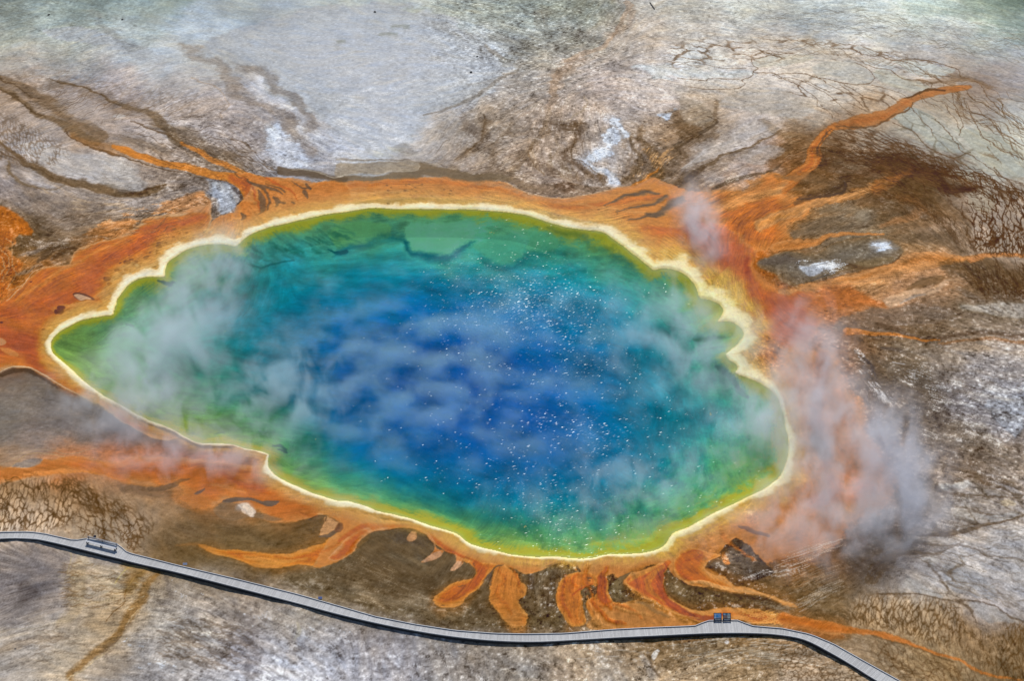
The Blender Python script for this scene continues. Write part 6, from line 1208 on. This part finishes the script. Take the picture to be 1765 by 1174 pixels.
def hit(p, d, poly):
    best = None
    for i in range(len(poly) - 1):
        a, e = poly[i], poly[i + 1] - poly[i]
        den = d[0] * e[1] - d[1] * e[0]
        if abs(den) < 1e-9: continue
        t = ((a[0] - p[0]) * e[1] - (a[1] - p[1]) * e[0]) / den; u = ((a[0] - p[0]) * d[1] - (a[1] - p[1]) * d[0]) / den
        if -1e-3 <= u <= 1.001 and .3 < t < 8 and (best is None or t < best): best = t
    return best
wid = np.array([hit(nearp[i], nor[i], Wf) or np.nan for i in range(len(nearp))])
ok = ~np.isnan(wid); wid = np.interp(np.arange(len(wid)), np.nonzero(ok)[0], wid[ok])
farp = nearp + nor * wid[:, None]
bwc = nearp[len(nearp) // 2]
bw = empty('boardwalk', (bwc[0], bwc[1], 0), 'long grey plank boardwalk curving across the foreground below the hot spring', 'boardwalk')
deck = MB(); rr = np.random.default_rng(3); patch = np.repeat(rr.uniform(.93, 1.07, npl // 26 + 2), 26)
for i in range(npl):
    gp = .07
    a0, a1 = nearp[i] * (1 - gp) + nearp[i + 1] * gp, nearp[i] * gp + nearp[i + 1] * (1 - gp)
    b0, b1 = farp[i] * (1 - gp) + farp[i + 1] * gp, farp[i] * gp + farp[i + 1] * (1 - gp)
    dz = rr.normal(0, .002)
    lo = [(*p, DZ - .04 + dz) for p in (a0, a1, b1, b0)]; hi = [(*p, DZ + dz) for p in (a0, a1, b1, b0)]
    deck.quad8(lo, hi, float(rr.uniform(.86, 1.1) * patch[i]))
deck.build('deck', M_DECK, bw)
def ribbon(P0, P1, z0, z1, step=6):
    mb = MB(); idx = list(range(0, len(P0), step)) + ([len(P0) - 1] if (len(P0) - 1) % step else [])
    for a, b_ in zip(idx[:-1], idx[1:]):
        mb.quad8([(*P0[a], z0), (*P0[b_], z0), (*P1[b_], z0), (*P1[a], z0)], [(*P0[a], z1), (*P0[b_], z1), (*P1[b_], z1), (*P1[a], z1)])
    return mb
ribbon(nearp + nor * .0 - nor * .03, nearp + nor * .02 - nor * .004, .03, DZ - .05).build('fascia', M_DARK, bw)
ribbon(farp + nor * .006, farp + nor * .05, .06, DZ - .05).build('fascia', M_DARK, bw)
mb = ribbon(nearp + nor * .02, nearp + nor * .10, DZ + .05, DZ + .11); mb.build('kerb', M_KERB, bw)
mb = ribbon(farp - nor * .10, farp - nor * .02, DZ + .05, DZ + .11); mb.build('kerb', M_KERB, bw)
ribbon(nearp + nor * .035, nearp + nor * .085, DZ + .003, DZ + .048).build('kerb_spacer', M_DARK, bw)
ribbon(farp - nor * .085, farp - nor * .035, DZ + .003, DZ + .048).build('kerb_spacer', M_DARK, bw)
stn = MB()
for off in (.25, .5, .75):
    q = nearp * (1 - off) + farp * off
    r_ = ribbon(q, q + nor * .07, DZ - .19, DZ - .045); b0 = len(stn.v); stn.v += r_.v; stn.f += [[b0 + k for k in f_] for f_ in r_.f]; stn.c += r_.c
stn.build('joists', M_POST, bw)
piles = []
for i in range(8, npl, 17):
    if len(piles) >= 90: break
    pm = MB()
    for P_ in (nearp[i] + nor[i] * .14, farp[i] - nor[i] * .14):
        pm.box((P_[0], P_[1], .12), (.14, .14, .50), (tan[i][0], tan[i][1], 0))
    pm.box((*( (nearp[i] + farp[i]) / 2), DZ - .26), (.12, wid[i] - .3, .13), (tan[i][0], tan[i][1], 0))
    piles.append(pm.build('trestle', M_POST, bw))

# ------------------------------------------------------------------ bench in the first bay
M_SLAT = simple('pale_bench_slats', (.52, .53, .55), .55, .1, 7)
M_IRON = simple('dark_bench_iron', (.03, .028, .032), .5, .2, 9)
bl_, br_ = np.array(ground_at(148, 932.5, DZ + .45)), np.array(ground_at(200, 945.5, DZ + .45))
bd = br_ - bl_; bL = float(np.hypot(*bd)); bd = bd / bL; bn = np.array([-bd[1], bd[0]])      # bn points away from the camera
bc = (bl_ + br_) / 2
bench = empty('bench', (bc[0], bc[1], DZ), 'long pale slatted bench in the boardwalk bay at the lower left', 'bench')
def bp3(a, n_, z): q = bc + bd * a + bn * n_; return (q[0], q[1], DZ + z)
sm = MB()
for n_ in (-.20, -.06, .08, .22): sm.box(bp3(0, n_ + .1, .45), (bL, .105, .045), (*bd, 0))
sm.build('seat', M_SLAT, bench)
sm = MB()
for n_, z_ in ((.40, .62), (.45, .78)): sm.box(bp3(0, n_ + .06, z_), (bL, .03, .12), (*bd, 0), (0, -.25, 1))
sm.build('backrest', M_SLAT, bench)
for a_ in (-.46 * bL, 0, .46 * bL):
    lg = MB()
    lg.box(bp3(a_, -.10, .21), (.07, .07, .42), (*bd, 0)); lg.box(bp3(a_, .28, .21), (.07, .07, .42), (*bd, 0)); lg.box(bp3(a_, .1, .40), (.07, .62, .05), (*bd, 0))
    lg.box(bp3(a_, .1, .03), (.08, .70, .05), (*bd, 0)); lg.box(bp3(a_, .43, .60), (.06, .05, .46), (*bd, 0))
    lg.box(bp3(a_, -.16, .30), (.07, .04, .26), (*bd, 0), (0, .5, 1))
    lg.build('leg', M_IRON, bench)

# ------------------------------------------------------------------ two interpretive panels
def panel_mat(name, kind):
    m, nt, o = mat(name); L = nt.links.new
    b = N(nt, 'ShaderNodeBsdfPrincipled', Roughness=.35); L(b.outputs[0], o.inputs[0])
    a = N(nt, 'ShaderNodeAttribute', attribute_name='ink'); L(a.outputs['Color'], b.inputs['Base Color'])
    return m
M_INK = panel_mat('printed_panel', 0)
M_FRAME = simple('dark_blue_steel_frame', (.018, .022, .04), .45, .2, 8)
def printed(name, P0, ex, ey, wv_, hv_, fn_, parent, nxp=40, nyp=26):
    """flat printed panel: small quads coloured as printed"""
    vs = []; fs = []; cs_ = []
    for j in range(nyp + 1):
        for i in range(nxp + 1):
            vs.append(tuple(P0 + ex * (wv_ * i / nxp) + ey * (hv_ * j / nyp)))
    for j in range(nyp):
        for i in range(nxp):
            k = j * (nxp + 1) + i; fs.append((k, k + 1, k + nxp + 2, k + nxp + 1)); cs_.append(fn_((i + .5) / nxp, (j + .5) / nyp))
    nz = ex.cross(ey).normalized(); n0 = len(vs)
    for p in (P0, P0 + ex * wv_, P0 + ex * wv_ + ey * hv_, P0 + ey * hv_): vs.append(tuple(p - nz * .02))
    kk = [0, nxp, (nyp + 1) * (nxp + 1) - 1, nyp * (nxp + 1)]
    fs.append((n0 + 3, n0 + 2, n0 + 1, n0)); cs_.append((.05, .05, .06))
    for i in range(4): fs.append((kk[i], n0 + i, n0 + (i + 1) % 4, kk[(i + 1) % 4])); cs_.append((.05, .05, .06))
    me = bpy.data.meshes.new(name); me.from_pydata(vs, [], fs); me.update()
    a = me.color_attributes.new('ink', 'FLOAT_COLOR', 'CORNER'); arr = []
    for f_, c_ in zip(me.polygons, cs_): arr += [*c_, 1.0] * f_.loop_total
    a.data.foreach_set('color', arr); me.materials.append(M_INK)
    o = bpy.data.objects.new(name, me); COL.objects.link(o); o.parent = parent; o.matrix_parent_inverse = parent.matrix_basis.inverted(); return o
rp = np.random.default_rng(4)
def art_blue(x, y):
    h = rp.uniform(1.15, 1.35)
    if x < .08 or x > .95 or y > .93 or y < .04: return (.55 * h, .66 * h, .78 * h)
    d = ((x - .45) / .26) ** 2 + ((y - .45) / .24) ** 2
    if d < 1: return (.10 * h, .36 * h, .62 * h) if d < .6 else (.22 * h, .5 * h, .68 * h)
    if x < .26: return (.62 * h, .70 * h, .80 * h)
    if y < .2: return (.25 * h, .25 * h, .30 * h)
    return (.36 * h, .54 * h, .74 * h)
def art_red(x, y):
    h = rp.uniform(1.15, 1.35)
    if x > .60: return (.66 * h, .64 * h, .52 * h) if ((x - .78) / .12) ** 2 + ((y - .45) / .25) ** 2 > 1 else (.62 * h, .52 * h, .34 * h)
    if y > .66: return (.62 * h, .68 * h, .68 * h) if x < .3 else (.12 * h, .26 * h, .32 * h)
    if y > .62: return (.3 * h, .28 * h, .26 * h)
    return (.46 * h, .24 * h, .16 * h) if y > .2 else (.3 * h, .18 * h, .14 * h)
def art_strip(x, y):
    h = rp.uniform(1.0, 1.25); return (.70 * h, .58 * h, .36 * h) if y > .45 else (.58 * h, .50 * h, .48 * h)
def wayside(u, art, label):
    c = np.array(ground_at(u, 1070.5, DZ)); e = empty('information_panel', (c[0], c[1], DZ), label, 'sign', 'information panels on the boardwalk')
    ww = .86; ex = Vector((1, 0, 0)); tl = radians(38); ey = Vector((0, cos(tl), sin(tl)))
    P0 = Vector((c[0] - ww / 2, c[1] + .02, DZ + .36))
    printed('panel', P0, ex, ey, ww, .62, art, e)
    fr_ = MB(); nz = ex.cross(ey)
    cc = P0 + ex * ww / 2 + ey * .31
    for dx in (-ww / 2 - .03, ww / 2 + .03): fr_.box(cc + ex * dx, (.06, .74, .06), ex, nz)
    for dy in (-.34, .34): fr_.box(cc + ey * dy, (ww + .12, .06, .06), ex, nz)
    fr_.box(cc - nz * .035, (ww + .06, .66, .02), ex, nz)
    fr_.build('frame', M_FRAME, e)
    st = P0 + Vector((0, -.16, -.17)); eys = Vector((0, cos(radians(30)), sin(radians(30))))
    printed('caption_strip', st + Vector((.06, 0, 0)), ex, eys, ww - .12, .20, art_strip, e, 24, 6)
    sh_ = MB(); sh_.box(st + ex * ww / 2 + eys * .1 - Vector((0, 0, .04)), (ww + .06, .30, .04), ex, ex.cross(eys)); sh_.build('shelf', M_FRAME, e)
    for dx in (-ww / 2 - .02, ww / 2 + .02):
        lg = MB(); lg.box((c[0] + dx, c[1] + .06, DZ + .20), (.07, .12, .40)); lg.box((c[0] + dx, c[1] - .06, DZ + .03), (.08, .50, .06)); lg.box((c[0] + dx, c[1] + .0, DZ + .32), (.06, .4, .06), (1, 0, 0), (0, -.5, 1))
        lg.build('leg', M_FRAME, e)
wayside(1236.8, art_blue, 'left information panel with a blue picture beside the boardwalk bay')
wayside(1252.6, art_red, 'right information panel with a reddish picture and cream text column')

# ------------------------------------------------------------------ small ground signs beside the walk
M_SIGN = simple('small_sign_face', (.34, .38, .50), .5, .1, 9)
M_SIGNB = simple('small_sign_blue', (.16, .22, .45), .5, .1, 9)
def small_sign(u, v, m_, label, w_=.42):
    x, y = ground_at(u, v, .25); e = empty('small_sign', (x, y, 0), label, 'sign', 'small signs on the ground beside the boardwalk')
    a_ = MB(); a_.box((x, y, .34), (w_, .30, .03), (1, 0, 0), (0, -.55, 1)); a_.build('panel', m_, e)
    b_ = MB(); b_.box((x, y + .02, .14), (.05, .05, .36)); b_.build('post', M_IRON, e)
small_sign(163.5, 926, M_FRAME, 'small dark sign on a post behind the bench', .34)
small_sign(319, 973.5, M_SIGN, 'small pale grey sign on the far edge of the boardwalk', .55)
small_sign(552, 1032, M_SIGNB, 'small blue sign on the far edge of the boardwalk', .50)

# ------------------------------------------------------------------ loose stones lying on the crust
M_ROCK = simple('dark_stone', (.05, .045, .042), .9, .3, 4)
import bmesh
def rock(u, v, r, label, seed):
    x, y = ground_at(u, v); bm = bmesh.new(); bmesh.ops.create_icosphere(bm, subdivisions=3, radius=r)
    from mathutils import noise as mn
    for q in bm.verts:
        k = 1 + .45 * mn.noise(q.co / r * 1.1 + Vector((seed, 0, 0))) + .15 * mn.noise(q.co / r * 3 + Vector((0, seed, 0)))
        q.co = q.co * k; q.co.z = max(q.co.z * .62, -.25 * r)
    me = bpy.data.meshes.new('rock'); bm.to_mesh(me); bm.free(); me.materials.append(M_ROCK)
    o = bpy.data.objects.new('rock', me); COL.objects.link(o)
    o.location = (x, y, .10 + .18 * r); o['label'] = label; o['category'] = 'rock'; o['group'] = 'dark rocks on the pale crust'
rock(26.6, 1121.5, .17, 'small dark rock on the tan crust in the lower left corner', 1)
rock(646, 21, .26, 'dark rock near the top edge of the pale grey flat', 2)
rock(812, 125, .24, 'dark rock on the right side of the pale grey flat', 3)
rock(822.5, 98, .2, 'dark rock on the pale flat, upper of the right pair', 4)
rock(84, 26, .24, 'dark rock on the green-grey ground at the top left', 5)
rock(211, 34, .2, 'dark rock at the top, right of the one in the corner', 6)
# fallen pole on the top ground
x0, y0 = ground_at(1120, 5); x1, y1 = ground_at(1128, 16)
lg = MB(); lg.box(((x0 + x1) / 2, (y0 + y1) / 2, .22), (math.hypot(x1 - x0, y1 - y0), .16, .14), (x1 - x0, y1 - y0, 0)); ob = lg.build('log', M_POST); ob['label'] = 'thin fallen log on the pale ground at the top edge'; ob['category'] = 'log'

# ------------------------------------------------------------------ steam
def steam_mat(name, dens, size, thr, soft, stretch=(1, 1, 1), top=1.0, col=(.93, .95, 1.0), rot=0.0, dist=.6, det=4.0, seed=0, aniso=.1, core=0.0):
    m, nt, o = mat(name); L = nt.links.new
    v = N(nt, 'ShaderNodeVolumePrincipled'); v.inputs['Color'].default_value = (*col, 1); v.inputs['Anisotropy'].default_value = aniso
    L(v.outputs[0], o.inputs['Volume'])
    g = N(nt, 'ShaderNodeTexCoord')
    mp = N(nt, 'ShaderNodeMapping'); mp.inputs['Scale'].default_value = [1.0 / (size * q) for q in stretch]; mp.inputs['Rotation'].default_value = (0, 0, rot); mp.inputs['Location'].default_value = (seed * 3.7, seed * 1.3, seed * .7)
    geo = N(nt, 'ShaderNodeNewGeometry'); L(geo.outputs['Position'], mp.inputs[0])
    n = N(nt, 'ShaderNodeTexNoise', Scale=1.0, Detail=det, Roughness=.58, Distortion=dist); L(mp.outputs[0], n.inputs['Vector'])
    mr = N(nt, 'ShaderNodeMapRange', interpolation_type='SMOOTHSTEP'); L(n.outputs[0], mr.inputs[0]); mr.inputs[1].default_value = thr - soft; mr.inputs[2].default_value = thr + soft
    # hull falloff in the object's own unit space (the hull is a unit ball, scaled)
    ln = N(nt, 'ShaderNodeVectorMath', operation='LENGTH'); L(g.outputs['Object'], ln.inputs[0])
    fo = N(nt, 'ShaderNodeMapRange', interpolation_type='SMOOTHSTEP'); L(ln.outputs['Value'], fo.inputs[0]); fo.inputs[1].default_value = 1.0; fo.inputs[2].default_value = .05
    L(mathn(nt, 'MULTIPLY_ADD', fo.outputs[0], .16, mathn(nt, 'SUBTRACT', n.outputs[0], .10)), mr.inputs[0])
    den = mathn(nt, 'MULTIPLY', mathn(nt, 'MULTIPLY', mathn(nt, 'ADD', mr.outputs[0], core), fo.outputs[0]), dens)
    L(den, v.inputs['Density']); return m
def steam(label, u, v, rx, ry, h, mtl, name='steam', z=0.0, rotz=0.0, lean=(0, 0)):
    x, y = ground_at(u, v)
    bm = bmesh.new(); bmesh.ops.create_icosphere(bm, subdivisions=4, radius=1.0)
    for q in bm.verts: q.co.z = max(q.co.z, -.02)
    me = bpy.data.meshes.new('steam'); bm.to_mesh(me); bm.free(); me.materials.append(mtl)
    o = bpy.data.objects.new(name, me); COL.objects.link(o); o.location = (x, y, .35 + z); o.scale = (rx, ry, h); o.rotation_euler = (0, 0, rotz)
    o['label'] = label; o['kind'] = 'stuff'; return o
W_ = dict(det=5.0)
def plume(label, u, v, rx, ry, h, dens, size, thr, soft, rot=0.0, seed=0, core=0.0, st=(1, 1.3, .9), col=(.93, .95, 1.0), rate=.4, **k):
    m = steam_mat('steam_%d' % seed, dens, size, thr, soft, st, seed=seed, core=core, col=col, rot=rot, **k)
    try: m.cycles.volume_step_rate = rate
    except Exception: m.volume_intensity = 0
    return steam(label, u, v, rx, ry, h, m, rotz=rot)
V_ = (.9, 1, 1.7)
plume('thin bluish steam wisps drifting over the middle of the pool', 760, 640, 62, 46, 5, .15, 5.2, .545, .10, .2, 1, st=(1.3, .8, 1.5), rate=.08, dist=.3, det=7, col=(.64, .93, 1))
plume('dense white plume over the left end of the pool', 300, 600, 14, 26, 8, .27, 5, .485, .13, -.32, 2, .04, V_, rate=.35, col=(.88, .95, 1))
plume('soft white steam rising from the upper left shore', 372, 470, 9, 16, 6, .26, 4, .49, .12, -.1, 3, .02, V_, col=(.88, .95, 1))
plume('faint steam spilling over the lower left shore', 240, 705, 20, 14, 5, .24, 4, .50, .12, -.5, 4, .02, V_)
plume('thin pinkish steam over the orange mats at the lower left', 330, 790, 25, 10, 4, .22, 4, .51, .11, -.15, 5, .01, V_, col=(.97, .93, .97))
plume('narrow steam puff by the upper right shore', 1205, 395, 6, 18, 7, .30, 3.2, .49, .13, .05, 6, .03, V_)
plume('pale veil of steam over the right end of the pool', 1190, 590, 20, 26, 5, .22, 5, .51, .11, .3, 7, .01, V_, col=(.84, .96, 1))
plume('steam column rising beside the right shore', 1400, 650, 10, 27, 8, .20, 3.8, .50, .12, -.08, 8, .02, V_, col=(.93, .94, .98))
plume('large billowing steam cloud over the orange ground on the right', 1450, 790, 21, 26, 8, .19, 4, .51, .11, .1, 9, .01, V_, col=(.93, .94, .98))
plume('bluish steam column at the outer right edge of the cloud', 1545, 820, 10, 26, 8, .19, 3.6, .50, .12, .0, 10, .02, V_, col=(.90, .92, 1))
plume('low steam fading over the dark ground at the lower right', 1430, 905, 24, 14, 5, .22, 3.8, .51, .11, .2, 11, .01, V_, col=(.93, .94, .98))
plume('faint steam where the pool meets the right shore', 1325, 730, 14, 16, 5, .24, 3.8, .50, .11, 0, 12, .01, V_)
plume('faint steam over the green water at the lower right', 1100, 850, 26, 13, 4, .20, 4, .515, .10, .3, 13, 0, V_, col=(.84, .96, 1))
plume('wispy steam over the green water in the lower left of the pool', 480, 690, 18, 20, 4, .22, 4, .52, .10, .1, 14, 0, V_, col=(.84, .96, 1))

print('done', round(time.time() - T0, 1))
